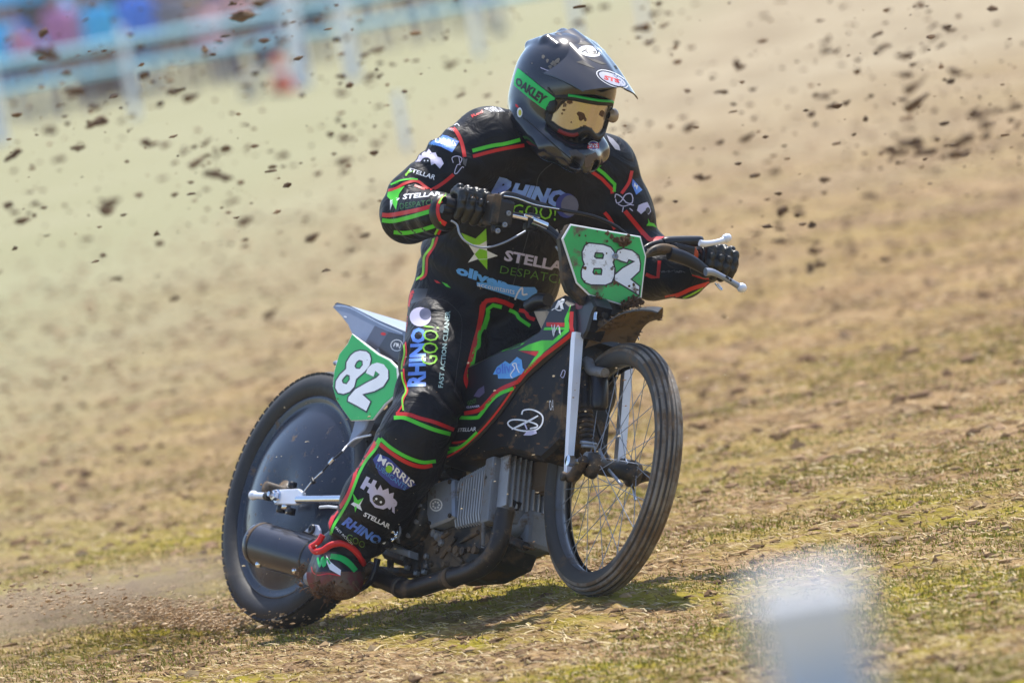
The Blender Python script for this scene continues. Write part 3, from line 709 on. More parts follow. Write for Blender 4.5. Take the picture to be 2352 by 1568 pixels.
slab(t, BW(cE, [(1130, 800), (1165, 700), (1185, 710), (1180, 770), (1200, 815), (1180, 830), (1145, 830)], .15), NR, .01, M_BLK, .002); lathe(t, BP(*cE(1158, 788), .152), NR, [(.007, 0), (.007, .003), (.003, .003), (.001, .001)], M_WHT, 10)
tube(t, [BP(*cE(1250, 770), .15), BP(*cE(1270, 700), .15), BP(*cE(1230, 590), .14)], .003, M_ALU, 6, curve=4); sub(t, 'gear_linkage')
# frame
t = MB(); 
for pts, r, w in (([(1000, 980), (1150, 1000), (1300, 1010), (1500, 1000), (1900, 900), (2100, 500)], .014, .02), ([(1480, 320), (1900, 150), (2250, -200)], .015, .0), ([(2150, 800), (2050, 650), (1950, 200)], .014, -.02), ([(1900, 700), (2080, 790), (2160, 825)], .012, .04)):
    tube(t, BW(cE, pts, w), r, M_BLKM, 12, curve=4)
slab(t, BW(cE, [(2050, 750), (2160, 820), (2150, 830), (2040, 780)], .05), NR, .03, M_MUDDY, .004)
slab(t, BW(cD, [(1620, 1380), (2060, 1250), (2080, 1500), (1960, 1700), (1800, 1750), (1640, 1600)], -.02), NR, .05, M_MUDDY, .01)
sub(t, 'frame')
# exhaust
t = MB(); tube(t, BW(cE, [(2020, 560), (2000, 640), (1978, 760), (1930, 880), (1830, 975), (1700, 1025), (1560, 1062), (1400, 1112), (1300, 1120), (1200, 1080), (1100, 1035), (1010, 1012), (930, 1000)], .10), .0245, M_PIPE, 20, curve=3)
for a, b in (((1290, 1118), (1262, 1108)), ((1640, 1040), (1622, 1046)), ((1122, 1046), (1100, 1036))):
    pa, pb = BP(*cE(*a), .10), BP(*cE(*b), .10); lathe(t, (pa+pb)/2, pa-pb, [(.025, -.008), (.028, -.007), (.028, .007), (.025, .008)], M_IRON, 24)
ex = sub(t, 'exhaust_pipe')
t = MB(); pts = []
for k in range(90): a = k*1.25; c = BP(*cE(1858, 660+k*1.7), .125); pts.append(c+.0045*(math.cos(a)*F_+math.sin(a)*NR))
tube(t, pts, .0012, M_ALU, 5); tube(t, BW(cE, [(1850, 812), (1846, 828), (1862, 830)], .125), .0012, M_ALU, 5); sub(t, 'spring', ex)
t = MB(); a, b = BP(*cE(262, 800), .16), BP(*cE(760, 945), .105); d = norm(b-a); L = np.linalg.norm(b-a)
lathe(t, a, d, [(.001, .010), (.040, .008), (.046, 0), (.056, .002), (.058, .012), (.058, L-.03), (.056, L), (.045, L+.03), (.030, L+.07), (.0255, L+.10)], M_CARB, 48)
for q in (.02, L-.05): lathe(t, a+d*q, d, [(.0583, -.004), (.0592, -.003), (.0592, .003), (.0583, .004)], M_IRON, 48)
for px_, py_ in ((430, 668), (265, 945), (525, 990)):
    h = cast(t.bvh(), *cE(px_, py_+4)); 
    if h: lathe(t, np.array(h[0]), CB, [(.009, -.004), (.009, .004), (.004, .006), (.001, .006)], M_CHR, 10)
sub(t, 'muffler', ex)
t = MB(); tube(t, BW(cE, [(900, 1010), (1010, 1000), (1060, 985)], .12), .022, M_SEATG, 14)
br = sub(t, 'muffler_bracket', ex); t = MB(); slab(t, BW(cE, [(585, 715), (640, 665), (680, 668), (698, 705), (700, 745), (670, 745)], .19), NR, .006, M_SEATG, .002); lathe(t, BP(*cE(648, 702), .19), NR, [(.013, 0), (.013, .006), (.007, .008), (.006, .003), (.001, .003)], M_BLK, 16)
sub(t, 'mount_tab', ex)
# swingarm and axle adjuster
t = MB(); tube(t, BW(cE, [(545, 490), (700, 488), (900, 485), (1200, 480)], .165), .0105, M_CHR, 16)
slab(t, BW(cE, [(372, 420), (545, 412), (578, 440), (578, 470), (545, 510), (520, 525), (375, 520)], .168), NR, .010, M_SILV, .002)
tube(t, BW(cE, [(330, 465), (240, 462)], .165), .009, M_SILV, 12); lathe(t, BP(*cE(232, 460), .165), F_, [(.001, -.016), (.009, -.014), (.013, -.006), (.012, .004), (.008, .012)], M_SILV, 14); tube(t, BW(cE, [(345, 470), (320, 466)], .165), .012, M_IRON, 8)
lathe(t, BP(*cE(402, 468), .166), NR, [(.019, 0), (.019, .004), (.014, .005), (.014, .016), (.009, .018), (.007, .03), (.001, .031)], M_CHR, 6, smooth=False)
for q, m in (((505, 390), M_BLK), ((460, 540), M_CHR), ((425, 560), M_BLK), ((495, 575), M_BLK)): lathe(t, BP(*cE(*q), .155), V_, [(.001, -.010), (.012, -.008), (.012, .008), (.001, .010)], m, 12)
tube(t, BW(cE, [(700, 545), (760, 540), (830, 548)], .14), .004, M_SILV, 8); tube(t, BW(cE, [(900, 540), (1200, 560)], -.1), .014, M_BLKM, 10)
sub(t, 'swingarm')
t = MB(); tube(t, BW(cE, [(575, 450), (650, 355), (720, 290)], .166), .0028, M_CHR, 6); tube(t, BW(cE, [(720, 290), (790, 210), (860, 150)], .15), .0028, M_BLK, 6)
tube(t, BW(cE, [(770, 235), (800, 200)], .15), .006, M_CHR, 8); tube(t, BW(cE, [(645, 345), (655, 370)], .167), .006, M_BLK, 8)
tube(t, [BP(*cE(860, 150), .15), BP(*cD(240, 1345), .13), BP(*cD(310, 1290), .12), BP(*cD(440, 1258), .11)], .003, M_SILV, 6, curve=4); sub(t, 'brake_rod')
t = MB(); slab(t, BW(cE, [(1080, 900), (1105, 905), (1085, 1000), (1060, 1060), (1010, 1110), (940, 1150), (935, 1140), (1000, 1095), (1045, 1040), (1068, 980)], .16), NR, .012, M_BLK, .003); tube(t, BW(cE, [(930, 1100), (1060, 960)], .14), .011, M_IRON, 10); sub(t, 'footrest')

# ---- rear unit: mudguard, seat, number plate
t = MB()
side = [(108, 170), (150, 135), (260, 163), (500, 285), (712, 375), (900, 450), (900, 680), (700, 660), (600, 612), (500, 562), (385, 472), (275, 402), (240, 322), (180, 245)]
slab(t, BW(cD, side, .095), NR, .006, M_SEATG, .002)
up = [(125, 150), (150, 133), (260, 161), (500, 283), (712, 373), (900, 448)]
A = BW(cD, up, .097); t.add(A+[p-NR*.19+V_*.004 for p in A], [(i, i+1, 6+i+1, 6+i) for i in range(5)], M_SEATG, False); t.add([p-V_*.006 for p in A]+[p-NR*.19-V_*.002 for p in A], [(i, i+1, 6+i+1, 6+i) for i in range(5)], M_SEATG, False)
A = BW(cD, [(275, 402), (385, 472), (500, 562), (600, 612)], .093); t.add(A+[p-NR*.17 for p in A], [(i, i+1, 4+i+1, 4+i) for i in range(3)], M_SEATG, False)
bb = t.bvh(); stripe(t, bb, [(130, 160), (260, 178), (500, 305), (705, 395)], 16, M_SILV, cD, off=.001, taper=.2)
poly(t, bb, [(590, 382), (712, 412), (712, 655), (520, 562), (500, 520), (545, 450)], M_CARBON, cD, off=.001)
poly(t, bb, [(390, 470), (470, 330), (590, 382), (545, 450), (500, 520), (480, 540)], mat('slate_panel', (.09, .095, .14), .35, coat=.3), cD, off=.0008)
disc(t, bb, (658, 497), 54, 50, M_WHT, cD, off=.0015); disc(t, bb, (658, 497), 48, 44, M_CARBON, cD, off=.002); squig(t, bb, (658, 497), (26, 26), M_WHT, cD, 2, 9, 5)
disc(t, bb, (543, 400), 22, 13, M_RED, cD, .1, off=.0015); disc(t, bb, (220, 255), 14, 7, M_WHT, cD, .3, off=.0015)
sub(t, 'rear_mudguard')
t = MB(); slab(t, BW(cD, [(300, 1130), (420, 1125), (380, 1215), (300, 1290), (235, 1350), (255, 1290), (275, 1230)], .10), NR, .02, M_SEATG, .003); sub(t, 'mudguard_stay')
t = MB(); slab(t, BW(cD, [(560, 600), (900, 620), (900, 1250), (500, 1260), (400, 1250), (430, 1120), (560, 1010)], .07), NR, .12, M_BLK, .01); sub(t, 'seat')
t = MB(); rp = [(275, 398), (238, 480), (165, 570), (122, 720), (110, 850), (140, 960), (200, 1050), (265, 1138), (455, 1130), (560, 1000), (680, 900), (665, 682), (598, 615), (500, 566), (385, 478)]
slab(t, BW(cD, rp, .125), NR, .005, M_WHT, .002)
slab(t, BW(cD, [(277, 402), (241, 484), (168, 572), (126, 720), (114, 850), (143, 958), (203, 1048), (267, 1134), (448, 1126), (548, 994), (664, 894), (651, 692), (588, 626), (494, 578), (380, 490)], .1262), NR, .0012, M_PLATE, .0005)
b0 = t.bvh()
r8 = [(345, 537), (400, 545), (430, 570), (442, 615), (430, 670), (390, 720), (315, 785), (300, 850), (260, 895), (205, 915), (155, 905), (130, 860), (135, 800), (170, 745), (222, 695), (225, 640), (262, 580), (300, 550)]
g1_ = [(318, 640), (340, 625), (362, 632), (364, 662), (340, 693), (312, 690), (303, 672)]; g2_ = [(212, 770), (232, 750), (252, 756), (254, 785), (228, 822), (202, 815), (195, 795)]
r2 = [(388, 735), (405, 690), (440, 655), (490, 638), (550, 655), (588, 705), (590, 780), (545, 850), (470, 890), (372, 915), (438, 975), (400, 1062), (310, 1010), (236, 972), (242, 935), (300, 868), (400, 810), (480, 770), (505, 745), (478, 722), (462, 770), (425, 752)]
poly(t, b0, grow(r8, 6), M_EDGE, cD, [grow(g1_, -5), grow(g2_, -5)], off=.0008); poly(t, b0, grow(r2, 6), M_EDGE, cD, off=.0011)
poly(t, b0, grow(r8, -5), M_NUMR, cD, [grow(g1_, 5), grow(g2_, 5)], off=.0015); poly(t, b0, grow(r2, -5), M_NUMR, cD, off=.0018)
for i, (x, y, r) in enumerate([(155, 950, 9), (430, 1080, 6), (405, 620, 5), (300, 1020, 5)]): splat(t, b0, (x, y), r, M_SPLAT, cD, i+40)
sub(t, 'rear_number_plate')
t = MB(); tube(t, BW(cD, [(130, 650), (150, 640), (260, 900)], .09), .006, M_SEATG, 8); sub(t, 'plate_bracket')

# ================================================================== RIDER
rider = empty('person', (BP(1060, 700, 0)[0], BP(1060, 700, 0)[1], 0))
tag(rider, 'rider in black racing suit with red and green piping, crouched on the leaning motorcycle', 'person')
A3 = lambda t: atz(*t)
BFW = cv(.35, 0, .93)
fd = Field(np.min([atz(860, 1300, .2), atz(1700, 1300, .2), atz(860, 200, .2), atz(860, 1300, 1.1), atz(1700, 200, 1.1)], 0)-.12,
           np.max([atz(860, 1300, .2), atz(1700, 1300, .2), atz(1700, 200, .2), atz(1700, 200, 1.1), atz(860, 200, 1.1)], 0)+.12, .0065)
def cone(a, b, ra, rb, **k): fd.cone(A3(a), A3(b), ra, rb, **k)
TZ = dict(sq=BFW, sqf=.82)
cone((1082, 700, .36), (1128, 610, .42), .152, .178, k=.04, wr=.008, wf=95, ph=1, **TZ)
cone((1128, 610, .42), (1180, 470, .49), .178, .178, k=.05, wr=.003, wf=60, ph=2, **TZ)
cone((1180, 470, .49), (1225, 400, .53), .178, .15, k=.05, **TZ)
cone((1132, 338, .63), (1250, 350, .56), .092, .10, k=.05)
cone((1250, 350, .56), (1382, 388, .49), .10, .085, k=.05)
cone((1290, 430, .52), (1330, 470, .50), .12, .11, k=.05, **TZ)
cone((1245, 350, .57), (1262, 322, .585), .082, .078, k=.02)
# right arm
cone((1120, 333, .64), (1050, 385, .67), .097, .088, k=.03)
cone((1050, 385, .67), (960, 455, .70), .086, .078, k=.025, wr=.010, wf=120, ph=.6)
cone((952, 470, .70), (938, 494, .705), .072, .070, k=.02, wr=.009, wf=120, ph=3)
cone((938, 492, .71), (1005, 490, .89), .070, .054, k=.02, wr=.007, wf=110, ph=1.5)
cone((1005, 490, .89), (1030, 486, .93), .054, .042, k=.01)
# left arm
cone((1385, 388, .49), (1425, 480, .48), .085, .077, k=.03, wr=.004, wf=70, ph=1)
cone((1425, 480, .48), (1462, 590, .47), .078, .078, k=.03, wr=.010, wf=100, ph=2)
cone((1466, 604, .47), (1500, 618, .50), .078, .076, k=.03, wr=.004, wf=80, ph=2)
cone((1500, 618, .50), (1570, 628, .58), .075, .062, k=.03, wr=.009, wf=95, ph=0)
cone((1570, 628, .58), (1622, 612, .63), .060, .042, k=.02)
# right leg
cone((1035, 715, .45), (1016, 830, .60), .112, .101, k=.04, wr=.005, wf=60, ph=2)
cone((1016, 830, .60), (975, 960, .73), .101, .088, k=.03, wr=.008, wf=80, ph=.5)
cone((953, 1000, .75), (932, 1055, .72), .092, .092, k=.02, wr=.006, wf=80, ph=1)
cone((930, 1058, .715), (868, 1152, .66), .093, .092, k=.025, wr=.006, wf=70, ph=4)
cone((868, 1152, .66), (800, 1258, .58), .092, .068, k=.02, wr=.008, wf=90, ph=4)
cone((962, 985, .76), (948, 1030, .76), .088, .082, k=.01, sq=NR, sqf=.92)
# left leg, mostly behind the machine
kn = BP(1335, 900, -.17); an = BP(1250, 1150, -.26)
fd.cone(atz(1140, 725, .33), kn, .11, .085, k=.04, wr=.004, wf=70, ph=1)
fd.cone(kn, an, .085, .06, k=.03, wr=.004, wf=70, ph=2)
cone((1160, 740, .40), (1135, 850, .50), .085, .07, k=.03, wr=.003, wf=60, ph=1)
V, F = fd.surface(); del fd
suit = MB(); suit.add(V, F, M_SUIT)
bs = suit.bvh()
G, R = M_GRN, M_RED
def st(*a, **k): stripe(suit, bs, *a, **k)
def po(*a, **k): poly(suit, bs, *a, **k)
def tx(*a, **k): text(suit, bs, *a, **k)
# shoulder and chest bands
st([(845, 1062), (1000, 1022), (1110, 1005), (1235, 972)], 30, G, cA); st([(850, 1108), (1000, 1068), (1130, 1040), (1268, 1018)], 28, R, cA)
st([(1830, 1180), (1920, 1250), (2005, 1335), (1998, 1395)], 28, G, cA, smooth=False); st([(1785, 1210), (1900, 1290), (1980, 1375), (1985, 1410)], 28, R, cA, smooth=False)
st([(620, 868), (690, 880), (735, 940), (765, 1020), (782, 1112)], 30, R, cA); st([(692, 1255), (620, 1315), (560, 1355), (505, 1385)], 28, R, cA)
st([(2145, 1225), (2120, 1320), (2060, 1410)], 26, R, cA)
st([(885, 255), (980, 370), (1065, 470), (1130, 530), (1190, 520), (1310, 520)], 42, R, cC); st([(1050, 480), (1030, 440)], 20, R, cC)
st([(690, 270), (740, 330), (790, 430)], 34, R, cC); st([(1215, 730), (1200, 890), (1140, 885), (1085, 860)], 34, R, cC, smooth=False)
# right sleeve
st([(128, 488), (200, 492), (350, 466), (560, 418), (700, 350)], 40, R, cB); st([(128, 540), (230, 548), (380, 515), (500, 480), (635, 440)], 40, G, cB)
st([(240, 655), (350, 662), (480, 640), (600, 605), (695, 570)], 38, M_GRN, cB)
st([(735, 300), (680, 350), (655, 420), (660, 480), (680, 540), (740, 580)], 44, R, cB); st([(745, 285), (700, 330), (672, 380)], 20, M_LGRN, cB, off=.003)
st([(150, 262), (260, 235), (330, 195), (420, 165), (480, 172), (530, 210), (600, 258)], 26, R, cB)
st([(210, 200), (300, 160), (400, 145), (470, 150)], 16, G, cB); st([(440, 205), (520, 235), (590, 262)], 20, M_RED, cB)
st([(300, 1265), (340, 1210)], 14, M_LGRN, cA)
# flank piping
st([(665, 620), (625, 700), (600, 790), (535, 880), (525, 960), (515, 1060), (445, 1110)], 22, M_LGRN, cB)
st([(705, 600), (665, 680), (625, 790), (565, 885), (555, 960), (545, 1060), (490, 1105)], 24, R, cB)
st([(440, 1130), (415, 1190), (425, 1240)], 22, R, cB); st([(385, 1200), (392, 1260), (372, 1330), (350, 1440), (345, 1560)], 15, M_LGRN, cB); st([(420, 1250), (388, 1330), (370, 1450), (360, 1560)], 13, R, cB)
po([(625, 1110), (660, 1120), (690, 1145), (650, 1140)], R, cB); po([(700, 1130), (750, 1150), (788, 1188), (740, 1172)], G, cB)
# inner thigh
st([(1052, 1580), (1075, 1460), (1085, 1360), (1130, 1310), (1210, 1300), (1300, 1325), (1385, 1365)], 44, R, cB, smooth=False); st([(1105, 1580), (1140, 1470), (1140, 1390), (1190, 1352), (1275, 1372)], 38, G, cB, smooth=False)
st([(1345, 1398), (1410, 1430), (1445, 1480), (1545, 1550)], 34, G, cB); st([(1440, 1400), (1500, 1415), (1530, 1465), (1590, 1490)], 36, R, cB)
st([(1400, 130), (1378, 250), (1348, 380), (1315, 500), (1280, 640), (1245, 780), (1280, 880)], 40, R, cD); st([(1440, 200), (1405, 320), (1362, 400), (1355, 500), (1322, 540), (1305, 640), (1272, 740), (1300, 862)], 32, G, cD)
# outer seam of the right leg
st([(765, 20), (748, 140), (735, 260), (712, 430), (722, 560), (700, 665), (705, 780), (735, 880), (705, 950), (712, 1050)], 14, M_LGRN, cD, off=.003)
st([(782, 30), (762, 140), (748, 260), (728, 430), (738, 560), (716, 665), (722, 780), (748, 880), (716, 950), (702, 1010), (660, 1075)], 14, R, cD, off=.0024)
st([(650, 1078), (760, 1085), (850, 1115), (980, 1150), (1145, 1215)], 32, R, cD); st([(632, 1112), (720, 1112), (850, 1165), (980, 1215), (1115, 1252)], 34, G, cD)
st([(518, 1290), (600, 1362), (700, 1425), (800, 1470), (890, 1492), (990, 1482)], 30, G, cD); st([(512, 1335), (600, 1405), (700, 1470), (800, 1515), (890, 1530), (960, 1515)], 34, R, cD)
st([(512, 1285), (480, 1340)], 24, G, cD)
st([(1095, 80), (1050, 160), (1010, 210), (960, 270), (940, 350), (905, 440), (860, 520), (800, 600), (765, 680), (735, 740)], 26, R, cE); st([(1128, 62), (1095, 130), (1030, 210), (980, 300), (945, 390), (905, 490), (850, 590), (800, 670), (775, 740)], 20, G, cE, off=.0026)
# seams
M_SEAM = mat('seam', (.05, .05, .06), .6)
for p in ([(760, 135), (900, 95), (1050, 110), (1150, 180), (1210, 280), (1200, 500), (1170, 700), (1150, 900)],): st(p, 4, M_SEAM, cD, off=.0012)
st([(1900, -100), (1640, 100), (1600, 330), (1520, 700), (1400, 1100), (1340, 1300)], 7, M_SEAM, cB, off=.0012)
# chest writing
M_RHB = mat('chest_print_blue', (.08, .14, .70), .45, col2=(.30, .50, .95))
tx('R', [(1195, 112), (1395, 160), (1330, 355), (1140, 330)], M_RHB, cB, bold=.06, shear=.25)
tx('HINO', [(1375, 175), (1905, 262), (1880, 425), (1335, 345)], M_RHB, cB, bold=.06, shear=.2)
disc(suit, bs, (1895, 400), 105, 118, M_NAVY, cB, off=.0032); disc(suit, bs, (1925, 400), 84, 100, mat('slate_print', (.20, .22, .34), .5, col2=(.10, .11, .2)), cB, off=.0038)
tx('GOO!', [(1380, 385), (1800, 400), (1790, 545), (1370, 500)], M_LGRN, cB, bold=0)
tx('CLEANER', [(1610, 568), (2020, 690), (2010, 735), (1600, 622)], M_WHT, cB, bold=.02)
SA, SB, SCc, SD, SE = (885, 660), (1125, 620), (1237, 880), (1135, 1012), (950, 945)
po([SA, (1022, 716), SB, (1133, 830), SCc, (1136, 910), SD, (1048, 912), SE, (1012, 862)], M_WHT, cB)
po([SA, (1022, 716), SB, (1131, 735), (1060, 775), (945, 772)], M_LGRN, cB, off=.003); po([(1062, 812), (1133, 832), (1136, 908), (1048, 912), (1015, 864)], M_LGRN, cB, off=.003); po([(1136, 912), SD, (1052, 918)], M_LGRN, cB, off=.003)
tx('STELLAR', [(1312, 822), (1985, 962), (1965, 1060), (1292, 925)], M_LIL, cB, bold=.035)
tx('DESPATCH', [(1268, 975), (1905, 1072), (1890, 1160), (1255, 1045)], mat('dim_green_print', (.09, .26, .02), .5), cB, bold=-.012)
tx('oliver', [(845, 960), (1340, 1115), (1310, 1205), (832, 1052)], M_SKYB, cB, bold=.05)
po([(1035, 1132), (1320, 1150), (1470, 1178), (1590, 1180), (1615, 1215), (1600, 1275), (1480, 1308), (1330, 1258), (1035, 1165)], M_SKYB, cB)
tx('accountants', [(1045, 1140), (1400, 1205), (1395, 1250), (1040, 1172)], M_WHT, cB, bold=0, off=.003)
st([(1400, 1300), (1430, 1230), (1470, 1185), (1475, 1250), (1520, 1245)], 16, M_WHT, cB, off=.0032)
# thigh writing
tx('RHINO', [(742, 850), (782, 350), (905, 345), (908, 842)], M_BLU, cD, bold=.045, off=.003)
tx('GOO!', [(862, 662), (885, 325), (1018, 342), (1002, 662)], M_LGRN, cD, bold=.0, off=.0038)
tx('FAST ACTION CLEANER', [(1010, 856), (1072, 205), (1114, 205), (1050, 856)], mat('pale_teal_print', (.42, .60, .60), .5), cD, bold=.02)
disc(suit, bs, (858, 255), 92, 82, M_LIL, cD); disc(suit, bs, (900, 230), 50, 50, mat('slate_print_dark', (.10, .11, .2), .5), cD, off=.003)
po([(735, 15), (925, 15), (900, 95), (860, 120), (762, 150)], mat('sunlit_thigh_patch', (.018, .018, .022), .35), cD, off=.0006)  # sunlit part of the thigh beside the arm's shadow, painted as paler cloth
# right upper arm
po([(560, 925), (640, 940), (738, 985), (680, 1075), (590, 1030), (500, 1003)], M_BLU, cA)
tx('MORRIS', [(500, 930), (728, 985), (705, 1030), (480, 985)], M_WHT, cA, bold=.02, off=.003); tx('LUBRICANTS', [(500, 985), (660, 1012), (650, 1038), (490, 1010)], M_SKYB, cA, bold=0, off=.003)
po([(380, 1150), (400, 1090), (430, 1100), (440, 1065), (470, 1075), (490, 1045), (515, 1080), (545, 1075), (560, 1110), (590, 1120), (612, 1165), (580, 1208), (540, 1165), (510, 1180), (500, 1130), (440, 1125), (420, 1150)], M_LIL, cA)
disc(suit, bs, (468, 1140), 36, 24, M_EDGE, cA, off=.003); disc(suit, bs, (455, 1142), 7, 7, M_WHT, cA, off=.0036, seg=8); disc(suit, bs, (482, 1142), 7, 7, M_WHT, cA, off=.0036, seg=8)
tx('STELLAR', [(335, 1200), (552, 1262), (535, 1300), (325, 1228)], M_WHT, cA, bold=.02); tx('DIREC', [(640, 868), (700, 885), (695, 905), (636, 886)], M_WHT, cA, bold=0, off=.003)
st([(680, 830), (700, 850), (720, 840), (740, 860)], 6, M_WHT, cA)
st([(690, 1160), (680, 1120), (720, 1105), (760, 1125), (740, 1170), (720, 1180), (700, 1240), (720, 1245), (760, 1195), (775, 1200)], 7, M_LIL, cA); st([(735, 1110), (745, 1180)], 6, M_LIL, cA); po([(765, 1110), (785, 1130), (805, 1125), (790, 1190), (770, 1170)], mat('grey_print', (.12, .12, .15), .5), cA)
tx('Red', [(832, 770), (925, 728), (935, 750), (845, 792)], M_RED, cA, bold=.03); tx('STARBOX', [(935, 718), (1060, 690), (1110, 745), (1000, 745)], M_WHT, cA, bold=.02); st([(1000, 688), (1060, 685), (1100, 700)], 12, M_RED, cA)
# right forearm
star = [(145, 285), (320, 215), (285, 320), (300, 345), (260, 360), (258, 438), (232, 395), (205, 445), (208, 355)]
po([(145, 280), (220, 262), (345, 212), (290, 290), (262, 440), (228, 380), (205, 340)], M_GRN, cB); po([(205, 335), (232, 345), (228, 380), (205, 445)], M_WHT, cB); po([(262, 325), (300, 328), (268, 362)], M_WHT, cB)
tx('STELLAR', [(325, 290), (690, 262), (690, 300), (325, 342)], M_WHT, cB, bold=.03, shear=.15); tx('DESPATCH', [(298, 378), (640, 338), (640, 385), (300, 434)], mat('thin_green_print', (.04, .18, .04), .5), cB, bold=-.01)
tx('ASPI', [(225, 180), (280, 165), (280, 190), (225, 200)], M_GRN, cB, bold=0)
st([(300, 1250), (380, 1220)], 6, M_LGRN, cA)
# left arm
po([(2150, 1290), (2230, 1380), (2180, 1420), (2145, 1340)], M_BLU, cA); tx('M', [(2165, 1320), (2195, 1345), (2185, 1380), (2160, 1350)], M_WHT, cA, bold=.03, off=.003)
st([(790, 130), (800, 95), (850, 120), (900, 175), (950, 180), (960, 130), (940, 90), (890, 100), (850, 160), (810, 180), (795, 140)], 10, M_LIL, cC); st([(820, 190), (870, 210), (930, 195), (970, 200)], 9, M_LIL, cC); st([(870, 220), (860, 265)], 9, M_LIL, cC); st([(930, 230), (960, 255)], 9, M_LIL, cC)
po([(1015, 200), (1060, 180), (1100, 170), (1125, 220), (1135, 260), (1110, 290), (1080, 250), (1040, 285), (1000, 250)], M_LIL, cC); disc(suit, bs, (1105, 250), 22, 30, M_EDGE, cC, off=.003)
po([(1105, 325), (1125, 365), (1165, 375), (1190, 415), (1150, 400), (1090, 395), (1110, 365)], M_GRN, cC)
squig(suit, bs, (1340, 835), (110, 14), mat('faint_grey_print', (.10, .10, .12), .5), cC, 7, 16, 5)
st([(1270, 1085), (1400, 1055), (1520, 1000), (1650, 960), (1740, 930)], 38, R, cC); st([(1420, 1100), (1540, 1045), (1650, 985), (1760, 940)], 16, M_LGRN, cC); st([(1530, 860), (1640, 895), (1780, 905)], 26, R, cC); st([(1520, 850), (1600, 862), (1680, 880)], 12, M_LGRN, cC)
po([(1940, 935), (1990, 965), (2040, 1020), (2050, 1060), (2010, 1050), (1960, 985)], mat('pale_shoulder_area', (.35, .35, .42), .5), cA)  # pale blue-grey area along the upper edge of the left shoulder
# shin writing
po([(1112, 165), (1190, 195), (1290, 290), (1380, 385), (1300, 425), (1210, 395), (1120, 310), (1075, 205)], M_NAVY, cE)
tx('MORRIS', [(1128, 168), (1375, 365), (1345, 408), (1105, 215)], M_WHT, cE, bold=.02, off=.003); tx('LUBRICANTS', [(1105, 230), (1320, 395), (1300, 425), (1095, 262)], M_SKYB, cE, bold=-.01, off=.003); disc(suit, bs, (1190, 275), 25, 27, M_LGRN, cE, off=.0036)
tx('H', [(1030, 325), (1105, 360), (1060, 455), (985, 405)], M_LIL, cE, bold=.08); tx('R', [(1220, 480), (1270, 520), (1230, 590), (1180, 550)], M_LIL, cE, bold=.06)
po([(1050, 440), (1085, 385), (1105, 425), (1130, 385), (1145, 425), (1185, 410), (1190, 450), (1225, 440), (1215, 500), (1195, 540), (1150, 560), (1090, 545), (1055, 500)], M_LIL, cE, off=.0026)
disc(suit, bs, (1118, 495), 48, 36, M_EDGE, cE, .5, off=.0034); disc(suit, bs, (1100, 485), 9, 9, M_WHT, cE, off=.004, seg=8); disc(suit, bs, (1132, 508), 9, 9, M_WHT, cE, off=.004, seg=8)
po([(935, 445), (968, 495), (1010, 478), (985, 530), (1000, 570), (962, 548), (950, 582), (945, 540), (918, 522), (945, 505)], M_WHT, cE); po([(935, 445), (968, 495), (1010, 478), (975, 525), (942, 510)], M_GRN, cE, off=.003); po([(955, 535), (962, 548), (950, 582), (945, 545)], M_GRN, cE, off=.003)
tx('STELLAR', [(1020, 578), (1205, 668), (1190, 700), (1005, 605)], M_WHT, cE, bold=.03)
tx('RHINO', [(905, 612), (1150, 765), (1105, 815), (850, 665)], M_BLU, cE, bold=.05); tx('GOO', [(900, 728), (1025, 795), (1010, 840), (885, 772)], mat('dim_lime_print', (.10, .20, .02), .5), cE, bold=0, off=.0034); tx('FAST ACTION', [(815, 680), (935, 800), (925, 815), (805, 692)], M_WHT, cE, bold=0)
sub(suit, 'racing_suit', rider)
# knee slider patch and trim ring at the ankle
t = MB(); tube(t, [atz(*cE(*p), z) for p, z in [((640, 822), .60), ((668, 858), .635), ((720, 850), .655), ((780, 812), .665), ((860, 800), .67), ((930, 835), .665), ((985, 895), .655), ((1008, 945), .63)]], .0085, M_RED, 10, curve=4); tube(t, [atz(*cE(*p), .63) for p in [(640, 825), (690, 790), (720, 740)]], .008, M_RED, 8, curve=3); sub(t, 'ankle_cuff', rider)

# ---- gloves
def glove(c, a, name, wrist):
    b, f = VF, FF
    Rm = np.array([a, b, f]); fdg = Field(c-.15, c+.15, .0028)
    L = lambda x, y, z: c+x*a+y*b+z*f
    fdg.ell(L(.0, .012, -.036), Rm, (.046, .026, .030), k=.01)
    fdg.ell(L(.0, .036, -.018), Rm, (.045, .020, .026), k=.012)
    fdg.cone(L(0, .012, -.045), wrist, .034, .036, k=.015)
    for i, (x, l, r) in enumerate([(-.036, .95, .0125), (-.0125, 1.04, .013), (.0115, 1.0, .0128), (.034, .86, .0115)]):
        k1, k2, k3, k4 = L(x, .040, -.004), L(x, .034*l, .030), L(x-.001, -.006, .037*l), L(x-.001, -.032*l, .018)
        fdg.cone(k1, k2, r*1.12, r*1.05, k=.004); fdg.cone(k2, k3, r*1.05, r, k=.003); fdg.cone(k3, k4, r, r*.88, k=.003)
        fdg.ell(L(x, .050, .008), Rm, (.010, .007, .012), k=.003); fdg.ell(L(x, .042*l, .034), Rm, (.0095, .008, .008), k=.003); fdg.ell(L(x, .014, .048*l), Rm, (.009, .011, .005), k=.002)
    fdg.cone(L(-.045, .0, -.034), L(-.052, -.022, -.004), .016, .0145, k=.006); fdg.cone(L(-.052, -.022, -.004), L(-.035, -.030, .022), .0145, .012, k=.004)
    V, F = fdg.surface(); g = MB(); g.add(V, F, M_GLOVE); return g
g = glove(HB((1074, 478)), NF, 'glove', atz(1018, 488, .905)); bb = g.bvh()
